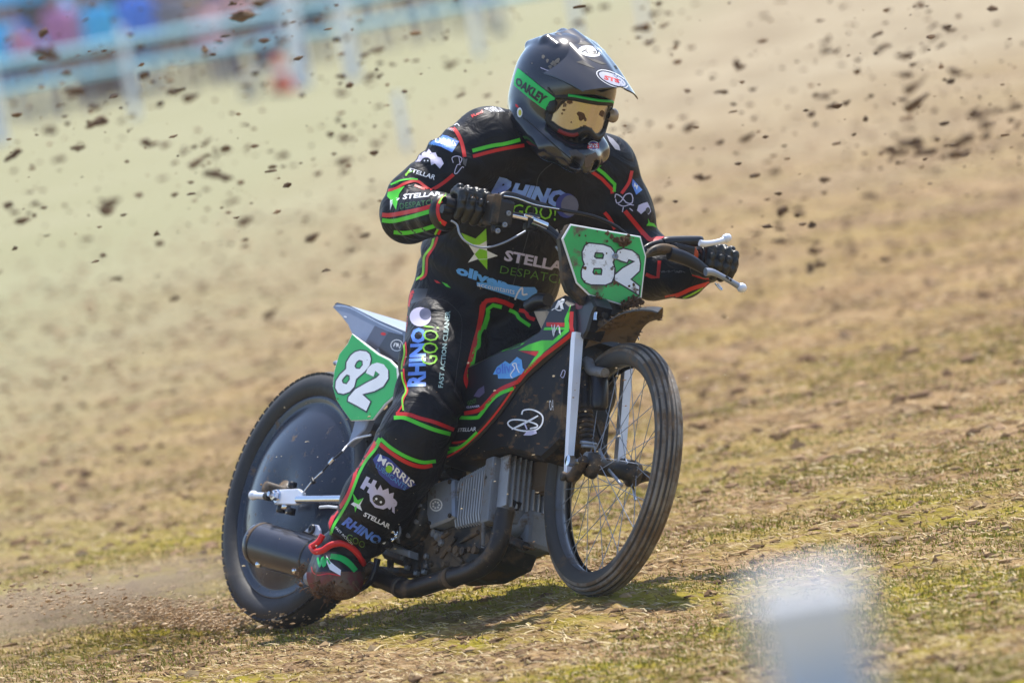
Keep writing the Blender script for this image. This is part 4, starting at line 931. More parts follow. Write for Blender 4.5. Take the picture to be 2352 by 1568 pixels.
for p in ([(770, 260), (860, 245), (960, 262), (1080, 290)], [(760, 330), (850, 345), (960, 350), (1090, 370)]): stripe(g, bb, p, 9, M_SEAM, cB, off=.0012)
lathe(g, atz(1022, 488, .92), norm(atz(1074, 478, .97)-atz(1005, 489, .88)), [(.043, -.012), (.047, -.008), (.047, .012), (.042, .016)], M_GLOVE, 28)
for i in range(3): splat(g, bb, (980+30*i, 305+10*i), 14, M_SPLAT, cB, i+200)
sub(g, 'glove', rider)
g = glove(HB((1644, 609)), -NF, 'glove', atz(1628, 618, .61)); bb = g.bvh(); stripe(g, bb, [(1690, 600), (1740, 640), (1800, 640), (1900, 700)], 9, M_SEAM, cC, off=.0012); sub(g, 'glove', rider)

# ---- boots
def boot(pts, up, fwdv, side, name):
    an, heel, ball, toe = pts
    fb = Field(np.min(pts, 0)-.14, np.max(pts, 0)+.14, .004)
    fb.cone(an+up*.06, an, .058, .052, k=.02); fb.cone(an, heel, .052, .038, k=.025); fb.cone(an, ball, .058, .046, k=.04, wr=.004, wf=120)
    fb.cone(heel, ball, .042, .044, k=.04); fb.cone(ball, toe, .046, .030, k=.05, sq=up, sqf=.8); fb.cone(heel-up*.022, toe-up*.02, .030, .026, k=.006, sq=up, sqf=.4)
    V, F = fb.surface(); return V, F
upv = norm(atz(880, 1160, .66)-atz(800, 1268, .57)); heel = atz(748, 1322, .53); ball = atz(782, 1324, .63); toe = atz(796, 1342, .69)
V, F = boot([atz(782, 1276, .56), heel, ball, toe], upv, norm(toe-heel), NR, 'boot'); t = MB()
Vc = np.array(V); hh = np.array([pix(v)[1] for v in Vc])
cen = hh[F].mean(1); dark = cen < 1312
t.add(V, F[dark], M_BLK); low = cen > 1350+8*np.sin(Vc[F].mean(1)[:, 0]*160); t.add(V, F[~dark & ~low], M_BOOTR); t.add(V, F[low], M_MUDDY); bb = t.bvh()
stripe(t, bb, [(775, 890), (850, 905), (910, 945), (955, 995)], 46, M_STRAP, cE, taper=.2); poly(t, bb, [(745, 885), (775, 930), (810, 960), (850, 990), (845, 1028), (770, 985), (745, 930)], M_WHT, cE)
squig(t, bb, (722, 930), (38, 40), M_STRAP, cE, 12, 12, 12); stripe(t, bb, [(640, 965), (650, 1005), (690, 1025), (760, 1015), (845, 1030)], 8, M_RED, cE)
bbt = bb; bt = sub(t, 'boot', rider)
t = MB(); hc = atz(*cE(615, 1052), .53); lathe(t, hc, norm(cv(-.75, -.1, .6)), [(.001, -.006), (.016, -.006), (.018, 0), (.012, .007), (.001, .009)], M_ALUB, 20)
q = random.Random(6)
sub(t, 'heel_cap', bt)
t = MB()
for k in range(90):
    p = atz(*cE(580+q.gauss(0, 35), 1030+q.gauss(0, 40)), .52); d = norm(CR*q.gauss(-.6, .7)+CU*q.gauss(.1, .8)+CB*q.gauss(0, .5))*q.uniform(.006, .02); tube(t, [p, p+d*.5+CU*q.uniform(-.005, .005), p+d], .0008, M_SPLAT, 4)
for k in range(120):
    h_ = cE(740+q.gauss(0, 80), 1120+q.gauss(0, 30)); h_ = (h_, cast(bbt, *h_)); p = np.array(h_[1][0]) if h_[1] else atz(*h_[0], .66); d = norm(CR*q.gauss(.3, .8)+CU*q.gauss(-.5, .4)+CB*q.gauss(0, .4))*q.uniform(.01, .03); tube(t, [p, p+d], .0011, M_SPLAT, 4)
    if k % 3 == 0: lathe(t, p, norm([q.gauss(0, 1) for _ in range(3)]), [(.001, -.006), (.008*q.uniform(.5, 1.3), 0), (.001, .006)], M_SPLAT, 6)
tag(sub(t, 'mud_clump', bt), kind='stuff')
l2 = BP(1215, 1232, -.27); l1 = BP(1262, 1212, -.25)
V, F = boot([an, l1-UPW*.02, l2+UPW*.0, l2-F_*.06+norm(l2-l1)*.03], norm(an-l1), norm(l2-l1), NR, 'boot'); t = MB(); t.add(V, F, M_MUDDY); bb = t.bvh(); poly(t, bb, [(2205, 572), (2240, 572), (2298, 610), (2292, 640), (2250, 632), (2215, 612)], M_STRAP, cE); sub(t, 'boot', rider)

# ---- neck and head under the helmet
HF = norm(cv(.52, -.33, .79)); HU = cv(.25, .90, .20); HU = norm(HU-np.dot(HU, HF)*HF); HL = np.cross(HU, HF)
HO = atz(1294, 214, .64)
def HP(f, l, u): return HO+HF*f+HL*l+HU*u
RH = np.array([HF, HL, HU])
fh = Field(HO-.34, HO+.34, .006)
fh.ell(HP(0, 0, 0), RH, (.095, .075, .11), k=.02); fh.ell(HP(.06, 0, -.05), RH, (.045, .05, .06), k=.03); fh.cone(HP(.095, 0, .01), HP(.112, 0, -.025), .008, .014, k=.012)
fh.ell(HP(.092, .03, .0), RH, (.012, .016, .008), k=.006); fh.ell(HP(.092, -.03, .0), RH, (.012, .016, .008), k=.006); fh.cone(HP(.10, -.02, -.06), HP(.10, .02, -.06), .007, .007, k=.006)
fh.ell(HP(0, .08, -.01), RH, (.018, .01, .03), k=.005); fh.ell(HP(0, -.08, -.01), RH, (.018, .01, .03), k=.005)
fh.cone(HP(-.02, 0, -.07), atz(1262, 368, .575), .066, .074, k=.03); fh.cone(HP(-.02, 0, -.07), atz(1250, 340, .605), .062, .062, k=.02)
V, F = fh.surface(); t = MB(); t.add(V, F, M_SKIN); sub(t, 'body', rider)

# ---- helmet
fh = Field(HO-.36, HO+.36, .0038)
fh.ell(HP(-.005, 0, .022), RH, (.146, .128, .134), k=.02)
fh.ell(HP(-.02, 0, -.055), RH, (.118, .118, .095), k=.04)
for s in (1, -1):
    fh.cone(HP(.0, s*.092, -.085), HP(.10, s*.070, -.118), .040, .036, k=.03); fh.cone(HP(.10, s*.070, -.118), HP(.145, s*.022, -.130), .036, .032, k=.025)
fh.cone(HP(.145, -.022, -.13), HP(.145, .022, -.13), .032, .032, k=.02)
fh.cone(HP(.155, 0, -.118), HP(.168, 0, -.15), .026, .020, k=.02)
fh.ell(HP(.165, 0, -.018), RH, (.085, .098, .054), k=.012, cut=True)
fh.ell(HP(-.02, 0, -.20), RH, (.09, .085, .10), k=.02, cut=True)
# raised scoops on the crown and beside the brow
for s in (1, -1):
    fh.cone(HP(-.11, s*.060, .085), HP(-.03, s*.068, .118), .016, .021, k=.010); fh.cone(HP(-.03, s*.068, .118), HP(.015, s*.070, .120), .021, .012, k=.008)
    fh.rbox(HP(.165, s*.030, -.135), RH, (.02, .012, .014), .004, k=.004, cut=True)
fh.cone(HP(-.07, 0, .135), HP(.03, 0, .142), .018, .014, k=.01)
fh.rbox(HP(.172, 0, -.168), RH, (.03, .016, .012), .004, k=.004, cut=True)
V, F = fh.surface(); del fh
t = MB(); t.add(V, F, M_HELM); bb = t.bvh(); 
stripe(t, bb, [(1255, 790), (1330, 850), (1420, 930), (1530, 1030), (1650, 1130), (1740, 1210)], 10, M_HELMM, cA, off=.001)
stripe(t, bb, [(1460, 545), (1520, 640), (1500, 800), (1560, 880), (1700, 960)], 16, M_HELMM, cA, off=.0008)
poly(t, bb, [(1630, 1060), (1690, 1050), (1770, 1110), (1740, 1190), (1660, 1130)], mat('vent_mesh_grey', (.06, .055, .06), .6), cA, off=.001); poly(t, bb, [(1760, 1120), (1850, 1070), (1870, 1110), (1830, 1180), (1760, 1200)], mat('vent_mesh_brown', (.10, .07, .055), .6), cA, off=.001)
disc(t, bb, (1830, 1020), 46, 40, M_WHT, cA, off=.001); disc(t, bb, (1830, 1020), 40, 34, M_NAVY, cA, off=.0015); poly(t, bb, [(1785, 1000), (1875, 1000), (1878, 1042), (1782, 1042)], M_RED, cA, off=.002); text(t, bb, 'STS', [(1792, 1004), (1868, 1006), (1868, 1036), (1792, 1034)], M_WHT, cA, bold=.03, off=.0026)
disc(t, bb, (1230, 750), 22, 40, M_WHT, cA, off=.001); disc(t, bb, (1232, 752), 13, 26, M_YEL, cA, off=.0015); poly(t, bb, [(1195, 680), (1215, 690), (1225, 715), (1200, 705)], M_RED, cA, off=.001)
for i, (x, y, r) in enumerate([(1420, 300, 20), (1455, 330, 16), (1500, 350, 22), (1540, 330, 26), (1520, 370, 20), (1560, 370, 26), (1480, 380, 18), (1330, 350, 8), (1290, 430, 6)]): splat(t, bb, (x, y), r, mat('dust_smear', (.12, .11, .10), .8), cA, i+300, off=.001)
stripe(t, bb, [(1400, 385), (1470, 410), (1570, 405), (1680, 420)], 5, M_LIL, cA, off=.001)
hel = sub(t, 'helmet', rider)
# peak
t = MB(); NS, NT = 25, 22; g = []
for lay_ in (0, 1):
    vs = []
    for j in range(NT):
        tt = j/(NT-1); f = -.035+.265*tt; hw = .112+.012*math.sin(PI*tt)-.026*tt
        for i in range(NS):
            s = -1+2*i/(NS-1); u = .158-.016*tt-.055*tt*tt-(.122*(1-tt*.78))*abs(s)**2.1+.010*math.exp(-((abs(s)-.45)/.12)**2)*(1-tt)+.006*math.exp(-(s/.16)**2)
            ff = f-.030*abs(s)**2.5*tt
            vs.append(HP(ff, s*hw, u-(.004 if lay_ else 0)))
    g.append(vs)
fs = [(j*NS+i, j*NS+i+1, (j+1)*NS+i+1, (j+1)*NS+i) for j in range(NT-1) for i in range(NS-1)]
t.add(g[0], fs, M_HELM); t.add(g[1], fs, M_HELMM)
rm = [i for i in range(NS)]+[j*NS+NS-1 for j in range(1, NT)]+[(NT-1)*NS+i for i in range(NS-2, -1, -1)]+[j*NS for j in range(NT-2, 0, -1)]
L = len(rm); t.add([g[0][i] for i in rm]+[g[1][i] for i in rm], [(i, (i+1) % L, L+(i+1) % L, L+i) for i in range(L)], M_HELM, False)
bb = t.bvh()
disc(t, bb, (1805, 252), 98, 44, M_WHT, cA, .13, off=.001); text(t, bb, 'Arai', [(1740, 218), (1880, 240), (1872, 282), (1728, 262)], M_EDGE, cA, bold=.03, shear=.2, off=.0016)
for pts in ([(1690, 340), (1740, 325), (1850, 395), (1800, 380)], [(1770, 300), (1850, 320), (1940, 355), (1900, 358), (1820, 330)], [(1700, 190), (1760, 170), (1830, 200), (1780, 205)], [(1995, 370), (2030, 365), (2045, 400), (2015, 398)]): poly(t, bb, pts, M_HELMM, cA, off=.001)
disc(t, bb, (1985, 478), 142, 56, M_WHT, cA, .42, off=.001); disc(t, bb, (1985, 478), 134, 50, M_HELM, cA, .42, off=.0015); disc(t, bb, (1985, 478), 118, 40, mat('pale_lilac_print', (.5, .5, .62), .4), cA, .42, off=.002); text(t, bb, 'STS', [(1920, 445), (2040, 480), (2045, 512), (1915, 480)], M_RED, cA, bold=.05, off=.0026)
sub(t, 'peak', hel)
t = MB(); hb_ = BVHTree.FromPolygons([Vector(v) for v in V], [tuple(f) for f in F])
poly(t, hb_, [(1212, 392), (1290, 455), (1380, 530), (1450, 585), (1515, 634), (1495, 690), (1475, 748), (1400, 705), (1320, 640), (1240, 575), (1182, 522), (1190, 450)], M_STRAP, cA, off=.004)
stripe(t, hb_, [(1212, 392), (1290, 455), (1380, 530), (1515, 634), (1475, 748), (1320, 640), (1182, 522)], 9, M_STRAP, cA, off=.003, smooth=False)
text(t, t.bvh(), 'OAKLEY', [(1205, 455), (1462, 622), (1412, 695), (1190, 520)], M_EDGE, cA, bold=.06, off=.001)
sub(t, 'goggle_strap', hel)
# goggles: curved lens inside a frame
def GP(a, h, r=.150): return HP(-.012+r*math.cos(a), r*math.sin(a)*.78, -.018+h)
t = MB(); vs = []; NA, NH = 33, 13
def hb_lo(a): return -.052+.020*math.exp(-(a/.22)**2)+.016*(abs(a)/.78)**4
def hb_hi(a): return .036-.014*(abs(a)/.78)**4
for i in range(NA):
    a = -.80+1.60*i/(NA-1)
    for j in range(NH):
        s = j/(NH-1); vs.append(GP(a, hb_lo(a)*(1-s)+hb_hi(a)*s, .150))
t.add(vs, [(i*NH+j, i*NH+j+1, (i+1)*NH+j+1, (i+1)*NH+j) for i in range(NA-1) for j in range(NH-1)], M_LENS)
t.add([v-HF*.003 for v in vs], [(i*NH+j, (i+1)*NH+j, (i+1)*NH+j+1, i*NH+j+1) for i in range(NA-1) for j in range(NH-1)], M_HELMM)
bb = t.bvh()
M_LMUD = mat('lens_dirt', (.16, .10, .05), .8)
for i, (x, y, r, m, e) in enumerate([(1735, 775, 40, M_SPLAT, 1.1), (1765, 810, 12, M_SPLAT, 1.5), (1905, 762, 30, M_SPLAT, 1), (1640, 660, 30, M_SPLAT, .7), (1600, 690, 26, M_LMUD, 1), (1575, 760, 12, M_LMUD, 1), (1760, 860, 16, M_LMUD, .6), (1590, 730, 14, M_SPLAT, .8), (1870, 690, 9, M_LMUD, 1), (1650, 830, 8, M_LMUD, 1)]): splat(t, bb, (x, y), r, m, cA, i+400, e, off=.001)
goggle = sub(t, 'goggle_lens', hel)
t = MB(); lp = [GP(-.84+1.68*i/24, hb_hi(-.8+1.6*i/24)+.004, .152) for i in range(25)]+[GP(.84-1.68*i/24, hb_lo(.8-1.6*i/24)-.004, .152) for i in range(25)]
tube(t, lp+[lp[0]], .0085, M_HELMM, 10); tube(t, lp[6:22], .0045, M_STRAP, 8) if False else None
tube(t, [GP(-.6+1.3*i/16, hb_hi(-.6+1.3*i/16)+.010, .158) for i in range(17)], .0038, M_STRAP, 8)
tube(t, [GP(-.60+.4*i/5, hb_lo(-.6+.4*i/5)-.006, .157) for i in range(6)], .006, mat('dark_red_pad', (.20, .008, .010), .6), 8)
lathe(t, GP(.86, .0, .165), HL, [(.001, .010), (.017, .010), (.019, .005), (.017, -.006), (.010, -.012)], mat('clear_amber_canister', (.35, .27, .20), .2, coat=.5), 20); 
lathe(t, GP(-.84, .0, .150), -HL, [(.020, .0), (.022, .006), (.012, .012), (.001, .012)], M_HELMM, 20)
tube(t, [HP(.125, s_*.001, -.055) for s_ in (-18, 0, 18)], .014, M_HELMM, 10)
sub(t, 'goggle_frame', hel)

# ================================================================== GROUND
FZ = float(CFW[2]-RF*abs(VF[2]))
RXY = (float(CRW[0]-V_[0]*RR), float(CRW[1]-V_[1]*RR)-.05)
FXY = (float(CFW[0]-VF[0]*RF), float(CFW[1]-VF[1]*RF))
def vnoise(x, y, s, seed):
    """value noise, numpy"""
    x = np.asarray(x, float)*s+seed*17.3; y = np.asarray(y, float)*s-seed*9.1
    xi = np.floor(x).astype(np.int64); yi = np.floor(y).astype(np.int64); fx = x-xi; fy = y-yi
    fx = fx*fx*(3-2*fx); fy = fy*fy*(3-2*fy)
    def h(a, b):
        n = (a*374761393+b*668265263+seed*1442695) & 0x7fffffff; n = ((n ^ (n >> 13))*1274126177) & 0x7fffffff
        return ((n ^ (n >> 16)) & 0xffff)/65535.0
    return (h(xi, yi)*(1-fx)+h(xi+1, yi)*fx)*(1-fy)+(h(xi, yi+1)*(1-fx)+h(xi+1, yi+1)*fx)*fy
def gheight(x, y):
    x = np.asarray(x, float); y = np.asarray(y, float)
    z = .0019*np.clip(y, 0, None)
    fade = np.exp(-np.clip(y-8, 0, None)/25)
    rough = np.clip((y-1.5)/4, .35, 1)
    z = z+fade*((vnoise(x, y, 1.3, 1)-.5)*.03+(vnoise(x, y, 4.5, 2)-.5)*.022*rough+(vnoise(x, y, 11, 3)-.5)*.022*rough+(vnoise(x, y, 27, 4)-.5)*.014)
    rx, ry = RXY; w = np.exp(-((x-rx)**2+((y-ry+.25)*.45)**2)/.26**2); z = z*(1-w)-.022*w
    return z+np.maximum(FZ+.006, 0)*np.exp(-((x-FXY[0])**2+((y-FXY[1])*.8)**2)/.22**2)
def graded(lo, hi, a, b, step, g):
    mid = list(np.arange(a, b, step)); s = step; p = a; left = []
    while p > lo: s *= g; p -= s; left.append(p)
    s = step; p = mid[-1]; right = []
    while p < hi: s *= g; p += s; right.append(p)
    return np.array(left[::-1]+mid+right)
gx = graded(-900, 900, -1.75, 1.75, .018, 1.09); gy = graded(-40, 1800, -2.4, 7, .02, 1.022)
X, Y = np.meshgrid(gx, gy, indexing='ij'); Z = gheight(X, Y)
nx, ny = len(gx), len(gy); vs = np.stack([X, Y, Z], -1).reshape(-1, 3)
I = np.arange(nx*ny).reshape(nx, ny); Q = np.stack([I[:-1, :-1], I[1:, :-1], I[1:, 1:], I[:-1, 1:]], -1).reshape(-1, 4)
def fast_mesh(name, vs, fs, mats, smooth=True, cols=None):
    me = bpy.data.meshes.new(name); k = fs.shape[1]
    me.vertices.add(len(vs)); me.vertices.foreach_set('co', np.asarray(vs, np.float32).ravel())
    me.loops.add(fs.size); me.loops.foreach_set('vertex_index', fs.ravel().astype(np.int32))
    me.polygons.add(len(fs)); me.polygons.foreach_set('loop_start', np.arange(0, fs.size, k, dtype=np.int32))
    me.polygons.foreach_set('use_smooth', np.full(len(fs), smooth))
    for m in mats: me.materials.append(m)
    me.update(calc_edges=True)
    if cols is not None:
        a = me.color_attributes.new('tint', 'FLOAT_COLOR', 'POINT'); c = np.ones((len(vs), 4), np.float32); c[:, :3] = cols; a.data.foreach_set('color', c.ravel())
    return me
M_GND, t, b = new_mat('trampled_field')
b.inputs['Roughness'].default_value = .95; b.inputs['Specular IOR Level'].default_value = .15
geo = t.nodes.new('ShaderNodeNewGeometry'); sx = t.nodes.new('ShaderNodeSeparateXYZ'); t.links.new(geo.outputs['Position'], sx.inputs[0])
def mathn(op, a, b_=None, c_=None):
    n = t.nodes.new('ShaderNodeMath'); n.operation = op
    for i, v in enumerate((a, b_, c_)):
        if v is None: continue
        if isinstance(v, (int, float)): n.inputs[i].default_value = v
        else: t.links.new(v, n.inputs[i])
    return n.outputs[0]
TR = math.atan2(F_[1], F_[0])
n_big = noise(t, .45, 3, .5, stretch=(1, .45, 1)); n_mid = noise(t, 2.6, 6, .65, stretch=(.35, 1, 1), rot=-TR); n_fine = noise(t, 24, 6, .7, stretch=(.3, 1.2, 1), rot=-TR); n_grn = noise(t, 1.6, 7, .72, stretch=(.35, .9, 1), rot=-TR)
n_cl = noise(t, 9, 6, .70, stretch=(.3, 1, 1), rot=-TR); n_f2 = noise(t, 70, 4, .7, stretch=(.3, 1, 1), rot=-TR)
soil = mix_rgb(t, ramp(t, n_cl, [(.40, 0), (.60, 1)]), (.115, .064, .030), (.40, .262, .140))
soil = mix_rgb(t, ramp(t, n_fine, [(.35, 0), (.68, 1)]), soil, (.42, .285, .145)); soil = mix_rgb(t, ramp(t, n_mid, [(.36, .8), (.52, 0)]), soil, (.18, .112, .056)); n_pt = noise(t, 3.3, 8, .78, stretch=(.8, .45, 1)); soil = mix_rgb(t, ramp(t, n_pt, [(.42, .95), (.50, 0)]), soil, (.13, .074, .036)); soil = mix_rgb(t, ramp(t, n_pt, [(.54, 0), (.64, .7)]), soil, (.50, .37, .21)); soil = mix_rgb(t, ramp(t, n_f2, [(.48, 0), (.66, .75)]), soil, (.56, .41, .27)); soil = mix_rgb(t, ramp(t, n_f2, [(.32, .7), (.44, 0)]), soil, (.11, .068, .035))
yw = mathn('ADD', mathn('ADD', sx.outputs[1], mathn('MULTIPLY', sx.outputs[0], 1.2)), mathn('MULTIPLY', mathn('SUBTRACT', n_mid, .5), 7.0))
near = ramp(t, mathn('DIVIDE', mathn('ADD', yw, 6), 20), [(.0, 1), (.36, .8), (.56, .15)])
gr_col = mix_rgb(t, n_fine, (.20, .20, .025), (.44, .34, .065))
gmask = mathn('MULTIPLY', ramp(t, n_grn, [(.46, 0), (.57, 1)]), mathn('ADD', mathn('MULTIPLY', near, .9), .10))
c1_ = mix_rgb(t, gmask, soil, gr_col)
yf = mathn('ADD', sx.outputs[1], mathn('ADD', mathn('MULTIPLY', mathn('SUBTRACT', n_big, .5), 22.0), mathn('MULTIPLY', sx.outputs[0], -1.2)))
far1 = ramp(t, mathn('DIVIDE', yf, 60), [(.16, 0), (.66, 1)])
pale = mix_rgb(t, n_mid, (.37, .30, .20), (.47, .40, .285))  # paler far soil; part of the distance haze is put into this colour
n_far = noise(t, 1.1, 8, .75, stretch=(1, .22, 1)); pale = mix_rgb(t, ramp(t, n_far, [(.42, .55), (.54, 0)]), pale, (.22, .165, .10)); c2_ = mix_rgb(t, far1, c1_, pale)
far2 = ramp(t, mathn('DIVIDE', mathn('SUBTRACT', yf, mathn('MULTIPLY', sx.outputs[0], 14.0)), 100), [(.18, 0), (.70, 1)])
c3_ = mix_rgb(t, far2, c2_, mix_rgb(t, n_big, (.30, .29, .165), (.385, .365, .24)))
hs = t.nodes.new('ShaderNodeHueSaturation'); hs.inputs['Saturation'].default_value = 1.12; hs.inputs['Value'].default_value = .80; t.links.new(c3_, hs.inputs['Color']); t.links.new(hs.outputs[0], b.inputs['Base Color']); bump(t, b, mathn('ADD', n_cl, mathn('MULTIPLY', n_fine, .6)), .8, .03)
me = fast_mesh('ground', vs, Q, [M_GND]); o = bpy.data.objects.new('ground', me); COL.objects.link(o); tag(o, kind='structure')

# straw, grass and crumbs lying on it
M_TINT, t, b = new_mat('litter'); b.inputs['Roughness'].default_value = .85; b.inputs['Specular IOR Level'].default_value = .2
at = t.nodes.new('ShaderNodeAttribute'); at.attribute_name = 'tint'; t.links.new(at.outputs[0], b.inputs['Base Color'])
rg = np.random.default_rng(5)
def scatter(n, y0, y1, pw=1.6):
    y = y0+(y1-y0)*rg.random(n)**pw; w = (20+y)/17600*1300; x = (rg.random(n)*2-1)*w; return x, y
def strips(name, label, cat, n, y0, y1, ln, wd, lift, pal, updir=0, ax=.8, clump=0, pw=1.6, curl=.3, thr=None, jit=.25, align=.8):
    if clump:
        k = n//clump; cx, cy = scatter(k, y0, y1, pw)
        if thr is not None:
            keep = vnoise(cx*.6, cy, 1.7, 8) > thr; cx, cy = cx[keep], cy[keep]; k = len(cx)
        sp = .012+.05*rg.random(k); al = rg.normal(0, 2.2, k*clump)*np.repeat(sp, clump); pr = rg.normal(0, .8, k*clump)*np.repeat(sp, clump); x = np.repeat(cx, clump)+al*F_[0]+pr*F_[1]; y = np.repeat(cy, clump)+al*F_[1]-pr*F_[0]; n = k*clump
    else: x, y = scatter(n, y0, y1, pw)
    z = gheight(x, y)
    an = TR+rg.normal(0, 1-align+.05, n)*1.6+np.where(rg.random(n) < .5, 0, PI); L = ln*(.4+1.0*rg.random(n)); Wd = wd*(.6+.8*rg.random(n))
    up = updir*(.5+.8*rg.random(n)); d = np.stack([np.cos(an)*L*(1-updir*.75), np.sin(an)*L*(1-updir*.75), L*up+L*.12*rg.random(n)], -1)
    s = np.stack([-np.sin(an)*Wd, np.cos(an)*Wd, .3*Wd*rg.normal(0, 1, n)], -1)
    if updir: s = np.stack([Wd, 0*Wd, 0*Wd], -1)
    p = np.stack([x, y, z+lift*rg.random(n)], -1); m = p+d*.55+np.stack([0*x, 0*x, curl*L*.25], -1); e = p+d
    V = np.stack([p-s, p+s, m+s*.8, m-s*.8, e+s*.25, e-s*.25], 1).reshape(-1, 3); b0_ = np.arange(n)*6
    Fc = np.stack([np.stack([b0_, b0_+1, b0_+2, b0_+3], -1), np.stack([b0_+3, b0_+2, b0_+4, b0_+5], -1)], 1).reshape(-1, 4)
    pal = np.array(pal); c = pal[rg.integers(0, len(pal), n)]*(1+jit*(rg.random((n, 1))*2-1)); c = np.repeat(c, 6, 0)
    me = fast_mesh(name, V, Fc, [M_TINT], False, c); o = bpy.data.objects.new(name, me); COL.objects.link(o); tag(o, label, cat, kind='stuff'); return o
strips('straw', 'dry pale straw and mown grass lying on the field', 'straw', 90000, -4.5, 15, .045, .0015, .006, [(.42, .31, .15), (.58, .46, .27), (.28, .18, .08), (.38, .29, .10), (.17, .10, .05)], ax=.9)
strips('grass', 'short green and yellow grass tufts growing in the trodden soil', 'grass', 150000, -4.5, 8, .012, .0015, .0, [(.19, .22, .022), (.28, .29, .03), (.36, .32, .06), (.42, .32, .09), (.27, .26, .035)], updir=.7, clump=9, curl=.05, thr=.52)
# soil crumbs
def crumbs(name, label, n, y0, y1, r0_, r1_, pal, pos=None, kind='stuff', pw=1.6):
    ico = bmesh.new(); bmesh.ops.create_icosphere(ico, subdivisions=1, radius=1); iv = np.array([v.co[:] for v in ico.verts]); ifc = np.array([[v.index for v in f.verts] for f in ico.faces]); ico.free()
    if pos is None: x, y = scatter(n, y0, y1, pw); pos = np.stack([x, y, gheight(x, y)], -1)
    n = len(pos); r = r0_+(r1_-r0_)*rg.random(n)**2.5; sc_ = np.stack([r*(1+.8*rg.random(n)), r*(.7+.6*rg.random(n)), r*(.4+.5*rg.random(n))], -1)
    nzv = 1+.28*rg.normal(0, 1, (n, len(iv), 1)); V = pos[:, None]+iv[None]*sc_[:, None]*nzv
    Fc = (ifc[None]+(np.arange(n)*len(iv))[:, None, None]).reshape(-1, 3); pal = np.array(pal); c = np.repeat(pal[rg.integers(0, len(pal), n)]*(.75+.5*rg.random((n, 1))), len(iv), 0)
    me = fast_mesh(name, V.reshape(-1, 3), Fc, [M_TINT], False, c); o = bpy.data.objects.new(name, me); COL.objects.link(o); tag(o, label, 'soil', kind=kind); return o
SOILP = [(.15, .085, .04), (.24, .145, .07), (.34, .225, .115), (.44, .31, .17)]
crumbs('soil_crumbs', 'loose brown crumbs of torn soil scattered over the field', 14000, -4.5, 26, .002, .017, SOILP, pw=1.2)
crumbs('soil_lumps', 'brown lumps of churned soil in the dug-up band of the track', 4500, 2, 34, .005, .026, [(.16, .09, .045), (.26, .155, .085), (.38, .245, .14)], pw=1.0)
# tufts hiding the foot of each wheel
def spray(n, px0, py0, sx_, sy_, z0, dz, slope=0):
    out = []
    for _ in range(n):
        dx = rg.normal(0, sx_); out.append(atz(px0+dx, py0+slope*dx+rg.normal(0, sy_), z0+rg.normal(0, dz)))
    out = np.array(out); g = gheight(out[:, 0], out[:, 1]); out[:, 2] = np.maximum(out[:, 2], g+.002); return out
crumbs('flung_soil', 'low brown spray of soil thrown back by the rear wheel', 0, 0, 0, .0007, .006, [(.36, .235, .13), (.46, .32, .19), (.56, .42, .27)], pos=np.concatenate([spray(3200, 340, 1400, 75, 22, -.35, .25, .12), spray(1600, 480, 1425, 60, 14, -.15, .15, .1), spray(1200, 120, 1380, 90, 25, -.4, .3), spray(500, 700, 1425, 70, 14, .05, .08)]))
crumbs('fine_debris', 'fine specks of soil and straw flying around the engine and front wheel', 0, 0, 0, .0006, .0035, [(.24, .15, .08), (.5, .4, .25), (.6, .5, .35)], pos=np.concatenate([spray(110, 1150, 1100, 230, 160, 1.2, .3), spray(70, 1450, 1000, 90, 150, 1.5, .1), spray(40, 700, 1150, 110, 130, .5, .15)]))

# ================================================================== FENCE, SPECTATORS, FAR THINGS
def on_ground(px, h_below=None, py=None, dist=None):
    """ground point seen in pixel column px at a given distance"""
    d0 = dist; p = None
    lo, hi = -3000, 4000
    for _ in range(40):
        mid = (lo+hi)/2; q = CAM+d0*ray(px, mid); g = .0019*max(q[1], 0)
        if q[2] > g: lo = mid
        else: hi = mid
    q = CAM+d0*ray(px, (lo+hi)/2); return q, (lo+hi)/2
M_POST = mat('weathered_white_paint', (.86, .88, .92), .6, var=.1); M_RAIL = mat('pale_blue_rail', (.22, .55, .70), .5)
f0, _ = on_ground(-60, dist=98); f1, _ = on_ground(1330, dist=99.5)
fence = empty('fence', tuple(f0)); tag(fence, 'low trackside fence with two pale blue rails on whitish posts', 'fence')
dirf = norm(f1-f0)
for z in (.66, 1.0):
    t = MB(); tube(t, [f0-dirf*12+UPW*z, f1+dirf*1.0+UPW*z], (.045 if z < .9 else .055), M_RAIL, 8); sub(t, 'rail', fence)
for px in (-60, 2, 310, 690, 808, 1100, 1330):
    f = (px+60)/1390; p = f0+(f1-f0)*f; w = .24 if px == 690 else .17 if px in (808, 2) else .10; hh_ = .86 if px in (2, 690, 808) else .58; t = MB()
    box(t, p+UPW*hh_, CR*w*.5, norm(np.cross(CR, UPW))*.05, UPW*(hh_+.04), M_POST, .01); sub(t, 'post', fence)
PAL = dict(cyan=(.04, .48, .95), mauve=(.42, .16, .36), royal=(.06, .22, .80), grey=(.20, .19, .24), brown=(.25, .17, .15), pink=(.75, .42, .42), navy=(.02, .025, .07), tan=(.32, .24, .18), lilac=(.34, .24, .38), jeans=(.14, .17, .30), white=(.6, .6, .62), red=(.4, .06, .05), olive=(.10, .11, .06), rust=(.30, .12, .08))
MATS = {k: mat('cloth_'+k, v, .85) for k, v in PAL.items()}; M_HAIR = {k: mat('hair_'+k, v, .6) for k, v in dict(dark=(.03, .02, .015), fair=(.30, .20, .10), grey=(.3, .3, .3)).items()}
